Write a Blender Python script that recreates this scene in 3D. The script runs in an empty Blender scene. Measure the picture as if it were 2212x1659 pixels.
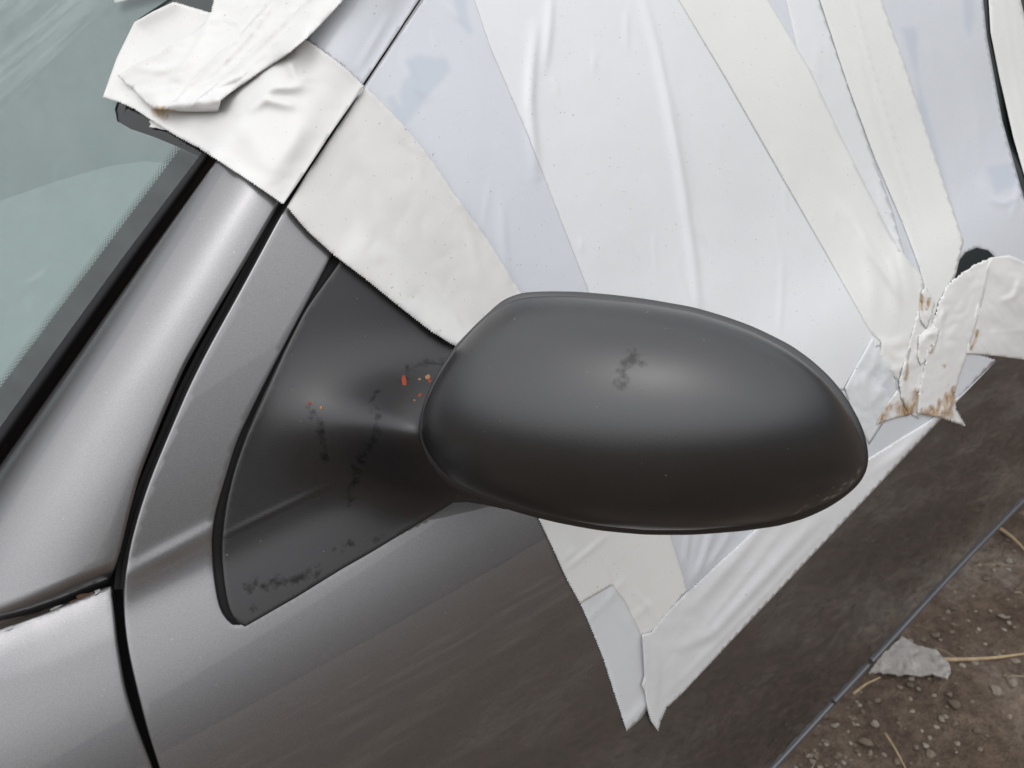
import bpy, bmesh, math, random
import numpy as np
from mathutils import Vector, Matrix, noise
from mathutils.geometry import delaunay_2d_cdt
from mathutils.bvhtree import BVHTree

# world: x = towards the rear of the car, y = into the car, z = up, metres; ground z = 0
scene = bpy.context.scene
COL = scene.collection
rnd = random.Random(7)

# ------------------------------------------------------------------ camera
CP = np.array([-0.10659, -0.48158, 1.32394])
CR = np.array([0.79887663, -0.59816757, -0.06317972])
CU = np.array([0.32645033, 0.34295528, 0.88080183])
CB = np.array([-0.50519927, -0.72427704, 0.46925096])
FOC = 0.86647
cam = bpy.data.cameras.new('camera')
camo = bpy.data.objects.new('camera', cam)
COL.objects.link(camo)
cam.sensor_fit = 'HORIZONTAL'
cam.sensor_width = 36.0
cam.lens = FOC * 36.0
cam.clip_start = 0.01
cam.clip_end = 500
cam.dof.use_dof = True
cam.dof.focus_distance = 0.62
cam.dof.aperture_fstop = 16
camo.matrix_world = Matrix(((CR[0], CU[0], CB[0], CP[0]), (CR[1], CU[1], CB[1], CP[1]),
                            (CR[2], CU[2], CB[2], CP[2]), (0, 0, 0, 1)))
scene.camera = camo

# ------------------------------------------------------------------ light
SUN_EL, SUN_AZ = math.radians(70), math.radians(215)      # azimuth measured from +x towards +y
sund = np.array([math.cos(SUN_EL) * math.cos(SUN_AZ), math.cos(SUN_EL) * math.sin(SUN_AZ), math.sin(SUN_EL)])
world = bpy.data.worlds.new('World')
scene.world = world
world.use_nodes = True
wn = world.node_tree
bgn = wn.nodes['Background']
sky = wn.nodes.new('ShaderNodeTexSky')
sky.sky_type = 'NISHITA'
sky.sun_disc = False
sky.sun_elevation = SUN_EL
sky.sun_rotation = math.radians(90) - SUN_AZ
sky.air_density = 1.0
sky.dust_density = 1.0
sky.ozone_density = 1.0
hs = wn.nodes.new('ShaderNodeHueSaturation')
hs.inputs['Saturation'].default_value = 0.12
wn.links.new(sky.outputs[0], hs.inputs['Color'])
# overcast: brightest overhead, darkened low down to stand in for unseen trees and buildings
tcw = wn.nodes.new('ShaderNodeTexCoord')
sx = wn.nodes.new('ShaderNodeSeparateXYZ'); wn.links.new(tcw.outputs['Generated'], sx.inputs[0])
ov = wn.nodes.new('ShaderNodeFloatCurve')
cv = ov.mapping.curves[0]
cv.points[0].location = (0.0, 0.07); cv.points[1].location = (1.0, 0.95)
for a_, b_ in ((0.10, 0.11), (0.22, 0.27), (0.38, 0.62), (0.60, 0.86)): cv.points.new(a_, b_)
ov.mapping.update()
wn.links.new(sx.outputs[2], ov.inputs['Value'])
o2 = wn.nodes.new('ShaderNodeMath'); o2.operation = 'MULTIPLY'; o2.inputs[1].default_value = 2.3
wn.links.new(ov.outputs[0], o2.inputs[0]); ov = o2
vm = wn.nodes.new('ShaderNodeVectorMath'); vm.operation = 'SCALE'
cl = wn.nodes.new('ShaderNodeTexNoise'); cl.inputs['Scale'].default_value = 2.2; cl.inputs['Detail'].default_value = 4
wn.links.new(tcw.outputs['Generated'], cl.inputs['Vector'])
clr = wn.nodes.new('ShaderNodeMapRange'); wn.links.new(cl.outputs['Fac'], clr.inputs[0])
clr.inputs[1].default_value = .3; clr.inputs[2].default_value = .7; clr.inputs[3].default_value = .93; clr.inputs[4].default_value = 1.07
vm2 = wn.nodes.new('ShaderNodeVectorMath'); vm2.operation = 'SCALE'
wn.links.new(hs.outputs[0], vm2.inputs[0]); wn.links.new(clr.outputs[0], vm2.inputs['Scale'])
wn.links.new(vm2.outputs[0], vm.inputs[0]); wn.links.new(ov.outputs[0], vm.inputs['Scale'])
wn.links.new(vm.outputs[0], bgn.inputs['Color'])
bgn.inputs['Strength'].default_value = 0.12
sl = bpy.data.lights.new('sun', 'SUN')
sl.energy = 0.6
sl.angle = math.radians(130)
sl.color = (1.0, 0.96, 0.9)
so = bpy.data.objects.new('sun', sl)
COL.objects.link(so)
so.rotation_euler = Vector(sund).to_track_quat('Z', 'Y').to_euler()
scene.view_settings.view_transform = 'Standard'
scene.view_settings.look = 'None'
scene.view_settings.exposure = 0.30
scene.view_settings.gamma = 1.0
scene.view_settings.use_curve_mapping = False

# ------------------------------------------------------------------ rays and body surfaces
def rays(px):
    px = np.asarray(px, float).reshape(-1, 2)
    u = (px[:, 0] - 1106) / (FOC * 2212)
    v = -(px[:, 1] - 829.5) / (FOC * 2212)
    return u[:, None] * CR + v[:, None] * CU - CB[None, :]     # depth-scaled: P = CP + t * d, t = depth

def project(P):
    q = np.asarray(P, float).reshape(-1, 3) - CP
    d = -(q @ CB)
    return np.stack([1106 + FOC * 2212 * (q @ CR) / d, 829.5 - FOC * 2212 * (q @ CU) / d], 1)

WEDGE = 0.10
SZ = np.array([0.10, 0.26, 0.30, 0.40, 0.50, 0.60, 0.70, 0.78, 0.85, 0.90, 0.93, 0.948, 0.960, 0.99, 1.10, 1.20, 1.32, 1.6])
SS = np.array([-.45, -.30, -.22, -.12, -.05, 0.02, 0.10, 0.20, 0.34, 0.50, 0.62, 0.66, 0.36, 0.34, 0.40, 0.52, 0.70, 0.95])
ZZ = np.linspace(0.1, 1.6, 1501)
YY = np.concatenate([[0], np.cumsum(np.interp((ZZ[1:] + ZZ[:-1]) / 2, SZ, SS) * np.diff(ZZ))])
k_ = np.ones(9) / 9
YY = np.concatenate([YY[:4], np.convolve(YY, k_, 'valid'), YY[-4:]])
YY -= np.interp(0.92, ZZ, YY)

g_ = np.exp(-np.linspace(-2.5, 2.5, 251) ** 2 / 2); g_ /= g_.sum()
YS = np.convolve(np.pad(YY, 125, 'reflect', reflect_type='odd'), g_, 'valid')
YS = np.minimum(YY, YS)
YS = np.convolve(np.pad(YS, 20, 'reflect', reflect_type='odd'), np.ones(41) / 41, 'valid')

def side_y(x, z, prof=None):
    zp = z - WEDGE * x
    return np.interp(zp, ZZ, YY if prof is None else prof) + 0.06 * (x - 0.45) ** 2 - 0.012

def t_side(px, tmin=0.25, tmax=3.5, prof=None):
    d = rays(px)
    ts = np.linspace(tmin, tmax, 260)
    P = CP[None, None, :] + ts[None, :, None] * d[:, None, :]
    F = P[..., 1] - side_y(P[..., 0], P[..., 2], prof)
    hit = F > 0
    i = np.argmax(hit, 1)
    i = np.where(hit.any(1), np.maximum(i, 1), len(ts) - 1)
    a, b = ts[i - 1], ts[i]
    for _ in range(24):
        m = (a + b) / 2
        p = CP + m[:, None] * d
        f = p[:, 1] - side_y(p[:, 0], p[:, 2], prof)
        a = np.where(f > 0, a, m)
        b = np.where(f > 0, m, b)
    return (a + b) / 2

def at_side(px):
    return CP + t_side(px)[:, None] * rays(px)

def side_pt(x, zp):
    x = np.asarray(x, float)
    z = np.asarray(zp, float) + WEDGE * x
    return np.stack([x, side_y(x, z), z], -1)

WS0 = np.array([0.09, 0.170, 1.180])
WSP = np.array([0.190, 0.0, 0.165]); WSP = WSP / np.linalg.norm(WSP)      # along the pillar
WSQ = np.array([-0.22, 1.0, 0.16]); WSQ = WSQ / np.linalg.norm(WSQ)      # across the glass
WSN = np.cross(WSP, WSQ); WSN = WSN / np.linalg.norm(WSN)
if WSN[2] < 0: WSN = -WSN

def t_ws(px, off=0.0):
    d = rays(px)
    return ((WS0 + WSN * off - CP) @ WSN) / (d @ WSN)

def sample(poly, n):
    p = np.asarray(poly, float)
    s = np.concatenate([[0], np.cumsum(np.linalg.norm(np.diff(p, axis=0), axis=1))])
    q = np.linspace(0, s[-1], n)
    return np.stack([np.interp(q, s, p[:, k]) for k in range(p.shape[1])], 1)

def smooth_line(poly, n, it=6):
    p = sample(poly, n)
    for _ in range(it):
        p[1:-1] = (p[:-2] + 2 * p[1:-1] + p[2:]) / 4
    return p

def dist_poly(px, poly):
    px = np.asarray(px, float); p = np.asarray(poly, float)
    best = np.full(len(px), 1e9)
    for a, b in zip(p[:-1], p[1:]):
        ab = b - a
        t = np.clip(((px - a) @ ab) / max(ab @ ab, 1e-9), 0, 1)
        best = np.minimum(best, np.linalg.norm(px - a - t[:, None] * ab, axis=1))
    return best

def inside(px, poly):
    px = np.asarray(px, float); p = np.asarray(poly, float)
    r = np.zeros(len(px), bool)
    x, y = px[:, 0], px[:, 1]
    j = len(p) - 1
    for i in range(len(p)):
        xi, yi = p[i]; xj, yj = p[j]
        c = ((yi > y) != (yj > y)) & (x < (xj - xi) * (y - yi) / ((yj - yi) if yj != yi else 1e-9) + xi)
        r ^= c
        j = i
    return r

def sst(a, b, x):
    t = np.clip((x - a) / (b - a), 0, 1)
    return t * t * (3 - 2 * t)

# ------------------------------------------------------------------ materials
def mat(name):
    m = bpy.data.materials.new(name)
    m.use_nodes = True
    return m, m.node_tree, m.node_tree.nodes['Principled BSDF']

def nd(nt, t, **kw):
    n = nt.nodes.new(t)
    for k, v in kw.items():
        if k in n.inputs: n.inputs[k].default_value = v
        else: setattr(n, k, v)
    return n

def ramp(nt, fac, stops):
    r = nt.nodes.new('ShaderNodeValToRGB')
    e = r.color_ramp.elements
    while len(e) < len(stops): e.new(0.5)
    for el, (p, c) in zip(e, stops):
        el.position = p
        el.color = c if len(c) == 4 else (*c, 1)
    nt.links.new(fac, r.inputs[0])
    return r

def objco(nt):
    return nt.nodes.new('ShaderNodeTexCoord').outputs['Object']

def noise_n(nt, scale, detail=2, rough=.5, co=None):
    n = nd(nt, 'ShaderNodeTexNoise', Scale=scale, Detail=detail, Roughness=rough)
    nt.links.new(co if co is not None else objco(nt), n.inputs['Vector'])
    return n

def mixc(nt, fac, a, b, mode='MIX'):
    m = nt.nodes.new('ShaderNodeMix')
    m.data_type = 'RGBA'; m.blend_type = mode
    if isinstance(fac, float): m.inputs[0].default_value = fac
    else: nt.links.new(fac, m.inputs[0])
    for i, c in ((6, a), (7, b)):
        if isinstance(c, tuple): m.inputs[i].default_value = (*c, 1) if len(c) == 3 else c
        else: nt.links.new(c, m.inputs[i])
    return m.outputs[2]

def bump(nt, h, strength, dist, normal=None):
    b = nd(nt, 'ShaderNodeBump', Strength=strength, Distance=dist)
    nt.links.new(h, b.inputs['Height'])
    if normal is not None: nt.links.new(normal, b.inputs['Normal'])
    return b.outputs[0]

def attr(nt, name):
    return nd(nt, 'ShaderNodeAttribute', attribute_name=name).outputs['Fac']

def ragged(nt, mask, nz, a, b, lo, hi):
    """a soft mask broken up by noise: mask * a + (noise - .5) * b, cut between lo and hi; nothing where the mask is 0"""
    def m(op, *v):
        n = nt.nodes.new('ShaderNodeMath'); n.operation = op
        for i, q in enumerate(v):
            if isinstance(q, (int, float)): n.inputs[i].default_value = q
            else: nt.links.new(q, n.inputs[i])
        return n.outputs[0]
    v = m('MULTIPLY_ADD', m('SUBTRACT', nz, .5), b, m('MULTIPLY', mask, a))
    r = ramp(nt, v, [(lo, (0, 0, 0)), (hi, (1, 1, 1))]).outputs[0]
    return m('MULTIPLY', r, m('MINIMUM', m('MULTIPLY', mask, 6.0), 1.0))

def paint(name, base):
    m, nt, p = mat(name)
    co = objco(nt)
    fl = noise_n(nt, 2100, 2, .7, co)
    fine = ramp(nt, fl.outputs['Fac'], [(.3, tuple(c * .78 for c in base)), (.7, tuple(min(1, c * 1.26) for c in base))])
    dirt = noise_n(nt, 14, 5, .6, co)
    r = ramp(nt, dirt.outputs['Fac'], [(.42, (0, 0, 0)), (.75, (1, 1, 1))])
    mm = nt.nodes.new('ShaderNodeMath'); mm.operation = 'MULTIPLY'; mm.inputs[1].default_value = .035
    nt.links.new(r.outputs[0], mm.inputs[0])
    col = mixc(nt, mm.outputs[0], fine.outputs[0], (.23, .21, .19))
    sp = noise_n(nt, 700, 0, .5, co)
    sr = ramp(nt, sp.outputs['Fac'], [(.87, (0, 0, 0)), (.89, (.7,) * 3)])
    col = mixc(nt, sr.outputs[0], col, (.5, .49, .46))
    nt.links.new(col, p.inputs['Base Color'])
    p.inputs['Metallic'].default_value = .92
    p.inputs['Roughness'].default_value = .37
    p.inputs['Specular Tint'].default_value = (.10, .10, .10, 1)
    p.inputs['Coat Weight'].default_value = 1.0
    p.inputs['Coat IOR'].default_value = 1.8
    cr = ramp(nt, dirt.outputs['Fac'], [(.35, (.008,) * 3), (.8, (.03,) * 3)])
    nt.links.new(cr.outputs[0], p.inputs['Coat Roughness'])
    nt.links.new(bump(nt, fl.outputs['Fac'], .14, .0006), p.inputs['Normal'])
    wave = noise_n(nt, 42, 2, .5, co)
    nt.links.new(bump(nt, wave.outputs['Fac'], .008, .004), p.inputs['Coat Normal'])
    return m

def plastic(name, base, rough, scuff=False, grain=900, gb=.16):
    m, nt, p = mat(name)
    co = objco(nt)
    big = noise_n(nt, 16, 6, .65, co)
    c = ramp(nt, big.outputs['Fac'], [(.3, tuple(v * .85 for v in base)), (.75, tuple(v * 1.25 for v in base))]).outputs[0]
    ro = ramp(nt, big.outputs['Fac'], [(.3, (rough * .92,) * 3), (.75, (rough * 1.1,) * 3)]).outputs[0]
    spk = noise_n(nt, 520, 1, .5, co)
    sr = ramp(nt, spk.outputs['Fac'], [(.80, (0, 0, 0)), (.83, (.7,) * 3)])
    c = mixc(nt, sr.outputs[0], c, (.32, .31, .29))
    if scuff:
        sc = attr(nt, 'scuff')
        ed = noise_n(nt, 170, 4, .62, co)
        mk = ragged(nt, sc, ed.outputs['Fac'], .70, 2.8, .34, 1.1)
        s2 = ragged(nt, attr(nt, 'scrape'), noise_n(nt, 160, 5, .7, co).outputs['Fac'], .5, 2.2, .42, .7)
        c = mixc(nt, s2, c, (.16, .16, .165))
        c = mixc(nt, mk, c, tuple(v * .6 for v in base))
        nt.links.new(mixc(nt, mk, (1.0,) * 3, (.55,) * 3), p.inputs['Specular IOR Level'])
        ro = mixc(nt, mk, ro, (rough * .95,) * 3)
    nt.links.new(c, p.inputs['Base Color'])
    nt.links.new(ro, p.inputs['Roughness'])
    p.inputs['Specular IOR Level'].default_value = 1.0
    g = noise_n(nt, grain, 2, .6, co)
    nt.links.new(bump(nt, g.outputs['Fac'], gb, .0008), p.inputs['Normal'])
    return m

def tape_mat(name, base, rough=.36, stain=False, trans=.0):
    m, nt, p = mat(name)
    co = objco(nt)
    big = noise_n(nt, 9, 4, .6, co)
    c = ramp(nt, big.outputs['Fac'], [(.3, tuple(v * .965 for v in base)), (.7, tuple(min(1, v * 1.02) for v in base))]).outputs[0]
    spk = noise_n(nt, 420, 1, .5, co)
    sr = ramp(nt, spk.outputs['Fac'], [(.745, (0, 0, 0)), (.78, (1, 1, 1))])
    sm = nt.nodes.new('ShaderNodeMath'); sm.operation = 'MULTIPLY'; sm.inputs[1].default_value = .55
    nt.links.new(sr.outputs[0], sm.inputs[0])
    c = mixc(nt, sm.outputs[0], c, (.25, .25, .25))
    c = mixc(nt, attr(nt, 'bond'), c, tuple(v * w for v, w in zip(base, (.86, .89, .93))))
    if stain:
        sc = attr(nt, 'stain')
        ed = noise_n(nt, 75, 6, .7, co)
        mk = ragged(nt, sc, ed.outputs['Fac'], 1.0, 2.2, .22, 1.25)
        e2 = noise_n(nt, 190, 4, .7, co)
        bc = ramp(nt, e2.outputs['Fac'], [(.35, (.20, .11, .045)), (.6, (.52, .38, .23))]).outputs[0]
        c = mixc(nt, mk, c, bc)
    nt.links.new(c, p.inputs['Base Color'])
    p.inputs['Roughness'].default_value = rough
    p.inputs['Specular IOR Level'].default_value = .5
    w = noise_n(nt, 38, 3, .55, co)
    n1 = bump(nt, w.outputs['Fac'], .10, .004)
    f = noise_n(nt, 420, 2, .5, co)
    nt.links.new(bump(nt, f.outputs['Fac'], .05, .0008, n1), p.inputs['Normal'])
    return m

def flat(name, base, rough=.6, metal=0.0, var=.2):
    m, nt, p = mat(name)
    n = noise_n(nt, 60, 4, .6)
    c = ramp(nt, n.outputs['Fac'], [(.3, tuple(v * (1 - var) for v in base)), (.7, tuple(min(1, v * (1 + var)) for v in base))])
    nt.links.new(c.outputs[0], p.inputs['Base Color'])
    p.inputs['Roughness'].default_value = rough
    p.inputs['Metallic'].default_value = metal
    return m

M_PAINT = paint('metallic_grey_paint', (.215, .212, .217))
M_COVER = plastic('satin_black_cover', (.006, .0062, .007), .31, True, 700, .05)
M_HOUS = plastic('satin_black_housing', (.008, .008, .009), .32, False, 700, .05)
M_SAIL = plastic('textured_black_plastic', (.012, .012, .013), .38, True, 1100, .13)
M_RUBBER = plastic('black_rubber', (.006, .006, .007), .6, False, 500, .12)
for l_ in list(M_SAIL.node_tree.links):
    if l_.to_socket.name == 'Specular IOR Level':
        l_.from_node.inputs[6].default_value = (.75, .75, .75, 1); l_.from_node.inputs[7].default_value = (.30, .30, .30, 1)
M_RUBBER.node_tree.nodes['Principled BSDF'].inputs['Specular IOR Level'].default_value = .3
M_DARK = flat('dark_cavity', (.004, .004, .004), .9)
M_FILM = tape_mat('bluish_plastic_film', (.63, .653, .69), .26)
M_SHEET = tape_mat('white_plastic_sheet', (.735, .746, .757), .28)
M_CREAM = tape_mat('cream_tape', (.765, .77, .745), .36)
M_WARM = tape_mat('white_tape', (.70, .693, .675), .36, True)
M_WHITE = tape_mat('stained_white_tape', (.74, .737, .722), .40, True)
M_GREYF = tape_mat('grey_plastic_film', (.68, .70, .715), .30)

# ------------------------------------------------------------------ mesh helpers
def tag(o, label=None, cat=None, group=None, kind=None):
    for k, v in (('label', label), ('category', cat), ('group', group), ('kind', kind)):
        if v: o[k] = v
    return o

def make(name, V, F, m, parent=None, smooth=True, attrs=None):
    me = bpy.data.meshes.new(name)
    me.from_pydata([tuple(v) for v in V], [], [tuple(f) for f in F])
    if smooth: me.polygons.foreach_set('use_smooth', [True] * len(me.polygons))
    if attrs:
        for k, a in attrs.items():
            a = np.asarray(a, float)
            if a.ndim == 1:
                at = me.attributes.new(k, 'FLOAT', 'POINT'); at.data.foreach_set('value', a)
            else:
                at = me.attributes.new(k, 'FLOAT_VECTOR', 'POINT'); at.data.foreach_set('vector', a.ravel())
    me.materials.append(m)
    me.update()
    o = bpy.data.objects.new(name, me)
    COL.objects.link(o)
    if parent: o.parent = parent
    return o

def dense(poly, zig=(), step=8.0, tooth=4.6, amp=1.3, wob=0.0, closed=True):
    """closed px polygon; the edges whose index is in zig get pinked teeth"""
    out = []
    n = len(poly)
    for i in range(n):
        a = np.array(poly[i], float); b = np.array(poly[(i + 1) % n], float)
        L = np.linalg.norm(b - a)
        if L < 1e-6: continue
        nr = np.array([-(b - a)[1], (b - a)[0]]) / L
        if i in zig:
            k = max(2, int(round(L / (tooth / 2))))
            for j in range(k):
                s = 0 if j == 0 else (amp if j % 2 else -amp) * (.7 + .6 * rnd.random())
                out.append(a + (b - a) * j / k + nr * s)
        else:
            k = max(1, int(math.ceil(L / step)))
            for j in range(k):
                s = 0 if j == 0 or wob == 0 else rnd.uniform(-wob, wob)
                out.append(a + (b - a) * j / k + nr * s)
    return np.array(out)

def tri(poly, step):
    x0, y0 = poly.min(0); x1, y1 = poly.max(0)
    pts = []
    row = 0
    y = y0 + step * .5
    while y < y1:
        xs = np.arange(x0 + (step * .5 if row % 2 else 0), x1, step)
        pts.append(np.stack([xs, np.full(len(xs), y)], 1))
        y += step * .866
        row += 1
    if pts:
        g = np.concatenate(pts)
        g = g[inside(g, poly)]
        if len(g): g = g[dist_poly(g, np.concatenate([poly, poly[:1]])) > step * .45]
    else: g = np.zeros((0, 2))
    allp = np.concatenate([poly, g])
    area = np.sum(poly[:, 0] * np.roll(-poly[:, 1], -1) - np.roll(poly[:, 0], -1) * -poly[:, 1])
    loop = list(range(len(poly)))
    if area < 0: loop.reverse()
    r = delaunay_2d_cdt([Vector((p[0], -p[1])) for p in allp], [], [loop], 1, 1e-5)
    V = np.array([(v[0], -v[1]) for v in r[0]])
    F = [tuple(f) for f in r[2]]
    return V, F

def neighbours(n, F):
    E = set()
    for f in F:
        for a, b in zip(f, f[1:] + f[:1]): E.add((min(a, b), max(a, b)))
    return np.array(sorted(E))

def lap(val, E, it, w=.5, fixed=None):
    v = val.copy()
    deg = np.zeros(len(v)); np.add.at(deg, E[:, 0], 1); np.add.at(deg, E[:, 1], 1)
    for _ in range(it):
        s = np.zeros_like(v)
        np.add.at(s, E[:, 0], v[E[:, 1]]); np.add.at(s, E[:, 1], v[E[:, 0]])
        nv = v * (1 - w) + w * s / np.maximum(deg, 1)
        v = nv if fixed is None else np.where(fixed, v, nv)
    return v

def boundary_loops(F):
    nxt = {}
    S = set()
    for f in F:
        for a, b in zip(f, f[1:] + f[:1]): S.add((a, b))
    for a, b in S:
        if (b, a) not in S: nxt[a] = b
    loops = []
    while nxt:
        s, _ = next(iter(nxt.items()))
        l = [s]; c = nxt.pop(s)
        while c != s and c in nxt:
            l.append(c); c = nxt.pop(c)
        loops.append(l)
    return loops

def vnormals(V, F):
    N = np.zeros_like(V)
    Fa = np.array([f[:3] for f in F])
    n = np.cross(V[Fa[:, 1]] - V[Fa[:, 0]], V[Fa[:, 2]] - V[Fa[:, 0]])
    for k in range(3): np.add.at(N, Fa[:, k], n)
    return N / np.maximum(np.linalg.norm(N, axis=1)[:, None], 1e-12)

def skirt(V, F, r, depth, segs=3, extra=None):
    """roll every free edge over a small radius and fold it back"""
    N = vnormals(V, F)
    V = list(V); F = list(F)
    base = np.array(V)
    ex = [list(a) for a in (extra or [])]
    for l in boundary_loops(F):
        P = base[l]
        t = np.roll(P, -1, 0) - np.roll(P, 1, 0)
        t /= np.maximum(np.linalg.norm(t, axis=1)[:, None], 1e-12)
        n = N[l]
        for _ in range(3): n = (np.roll(n, 1, 0) + n + np.roll(n, -1, 0)) / 3
        n /= np.linalg.norm(n, axis=1)[:, None]
        o = np.cross(t, n)
        o /= np.maximum(np.linalg.norm(o, axis=1)[:, None], 1e-12)
        prev = l
        rings = [(r * math.sin(a), r * (1 - math.cos(a))) for a in [math.pi / 2 * (k + 1) / segs for k in range(segs)]]
        rings.append((r, r + depth))
        for a, b in rings:
            Q = P + o * a - n * b
            i0 = len(V)
            V.extend(Q)
            for e in ex: e.extend([e[i] for i in l])
            cur = list(range(i0, i0 + len(l)))
            for k in range(len(l)):
                k2 = (k + 1) % len(l)
                F.append((prev[k2], prev[k], cur[k], cur[k2]))
            prev = cur
    return np.array(V), F, ex

def ridge(px, poly, w, h, asym=0.0):
    """height of a wrinkle running along a polyline, tapering at both ends"""
    p = smooth_line(poly, 40, 4)
    best = np.full(len(px), 1e9); sd = np.zeros(len(px)); prm = np.zeros(len(px))
    L = len(p) - 1
    for i in range(L):
        a, b = p[i], p[i + 1]
        ab = b - a
        t = np.clip(((px - a) @ ab) / max(ab @ ab, 1e-9), 0, 1)
        dv = px - a - t[:, None] * ab
        d = np.linalg.norm(dv, axis=1)
        cr = ab[0] * dv[:, 1] - ab[1] * dv[:, 0]
        m = d < best
        best = np.where(m, d, best); sd = np.where(m, np.sign(cr) * d, sd); prm = np.where(m, (i + t) / L, prm)
    ww = w * (1 + asym * np.sign(sd))
    return h * np.exp(-(sd / ww) ** 2) * np.clip(np.sin(np.pi * np.clip(prm, .02, .98)), 0, 1) ** .5 * np.exp(-np.maximum(best - 4 * w, 0) / w)

def pnoise(px, sc, ang=0.0, stretch=1.0, seed=0.0):
    c, s = math.cos(ang), math.sin(ang)
    a = (px[:, 0] * c + px[:, 1] * s) / (sc * stretch)
    b = (-px[:, 0] * s + px[:, 1] * c) / sc
    return np.array([noise.noise(Vector((x, y, seed))) for x, y in zip(a, b)])

def blobs(px, spots):
    """soft mask from a list of (polyline or point, radius)"""
    r = np.zeros(len(px))
    for pl, w in spots:
        pl = np.asarray(pl, float).reshape(-1, 2)
        d = dist_poly(px, pl) if len(pl) > 1 else np.linalg.norm(px - pl[0], axis=1)
        r = np.maximum(r, np.clip(1 - d / w, 0, 1) ** .7)
    return r

# ------------------------------------------------------------------ outlines measured on the photograph (2212 px wide)
GAP_R = [(1010, -150), (910, 0), (780, 200), (690, 340), (617, 455), (567, 550), (513, 650), (457, 750), (410, 843), (377, 923), (347, 993), (323, 1053), (307, 1103),
         (290, 1163), (277, 1223), (272, 1273), (272, 1340), (280, 1400), (297, 1473), (313, 1536), (330, 1600), (350, 1656), (395, 1800), (440, 1950)]
PIL_R = [(985, -150), (890, 0), (760, 195), (672, 330), (597, 443), (533, 553), (463, 670), (397, 786), (353, 886), (300, 1020), (277, 1103), (247, 1236), (236, 1262)]
SEAL_O = [(830, -150), (720, 0), (590, 180), (472, 340), (318, 553), (160, 778), (0, 1005), (-200, 1290)]
SEAL_I = [(790, -150), (680, 0), (550, 180), (430, 338), (267, 553), (130, 742), (0, 923), (-200, 1200)]
FRIT_I = [(388, 323), (213, 547), (2, 836)]
FEN_R = [(236, 1269), (242, 1313), (250, 1390), (267, 1490), (290, 1566), (310, 1620), (325, 1656), (370, 1800), (410, 1950)]
FEN_T = [(-800, 1670), (-520, 1562), (-250, 1450), (-100, 1400), (0, 1363), (67, 1340), (150, 1306), (200, 1283), (236, 1269)]
SAIL_OUT = [(820, 380), (718, 553), (667, 650), (627, 726), (583, 810), (547, 883), (513, 953), (493, 1020), (473, 1086), (463, 1123), (459, 1156), (460, 1206),
            (467, 1273), (477, 1323), (490, 1346), (507, 1354)]
SAIL_IN = [(790, 480), (730, 575), (663, 668), (620, 753), (563, 880), (533, 946), (507, 1020), (490, 1093), (482, 1156), (480, 1206), (487, 1273), (497, 1323), (510, 1344), (527, 1350)]
SAIL_BOT = [(527, 1350), (640, 1287), (737, 1227), (797, 1193), (870, 1149), (937, 1109), (978, 1084)]
TAPE_A_BOT = [(618, 452), (660, 495), (720, 550), (790, 603), (860, 660), (930, 715), (982, 747)]
MIR = [(1085, 648), (1125, 632), (1180, 629), (1250, 630), (1330, 637), (1400, 646), (1500, 665), (1560, 684), (1620, 706), (1700, 745), (1745, 776), (1790, 815), (1822, 852),
       (1850, 895), (1868, 935), (1877, 980), (1875, 1012), (1860, 1042), (1830, 1070), (1790, 1097), (1740, 1120), (1680, 1137), (1600, 1147), (1500, 1152), (1400, 1149), (1300, 1138),
       (1200, 1120), (1120, 1102), (1050, 1082), (985, 1057), (945, 1025), (918, 985), (904, 945), (905, 905), (918, 860), (945, 805), (982, 748), (1030, 698)]
COV = [(1062, 676), (1095, 654), (1130, 643), (1190, 639), (1260, 641), (1330, 648), (1400, 657), (1500, 677), (1560, 697), (1620, 720), (1690, 757), (1735, 788), (1780, 827), (1812, 863),
       (1840, 903), (1860, 945), (1870, 985), (1868, 1012), (1852, 1040), (1822, 1066), (1780, 1090), (1730, 1110), (1670, 1126), (1590, 1136), (1500, 1141), (1400, 1138), (1300, 1126),
       (1200, 1107), (1120, 1088), (1050, 1068), (990, 1044), (952, 1015), (924, 978), (909, 942), (910, 905), (923, 862), (950, 808), (987, 752), (1030, 704)]
HOUS_L = [(1030, 700), (982, 748), (945, 805), (918, 860), (904, 905), (904, 945), (918, 985), (945, 1025), (985, 1057), (1050, 1082), (1120, 1102)]

# ------------------------------------------------------------------ car
car = bpy.data.objects.new('car', None)
COL.objects.link(car)
car.location = (0, 0, 0)
tag(car, 'dark metallic grey car whose side window is covered in peeling white tape', 'car')

supports = []      # (V, F) lists for tape to lie on

def body_panel(name, poly, m, step=14, off=0.0, r=.0018, depth=.012, tfun=t_side, parent=car, attrs=None, lift=None, edge=8):
    P = dense(poly, step=edge)
    v, F = tri(P, step)
    t = tfun(v) - off
    if lift is not None: t = t - lift(v)
    V = CP + t[:, None] * rays(v)
    a = {k: f(v) for k, f in (attrs or {}).items()}
    keys = list(a)
    V2, F2, ex = skirt(V, F, r, depth, 3, [a[k] for k in keys])
    supports.append((V, F))
    return make(name, V2, F2, m, parent, True, dict(zip(keys, ex)))

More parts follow.
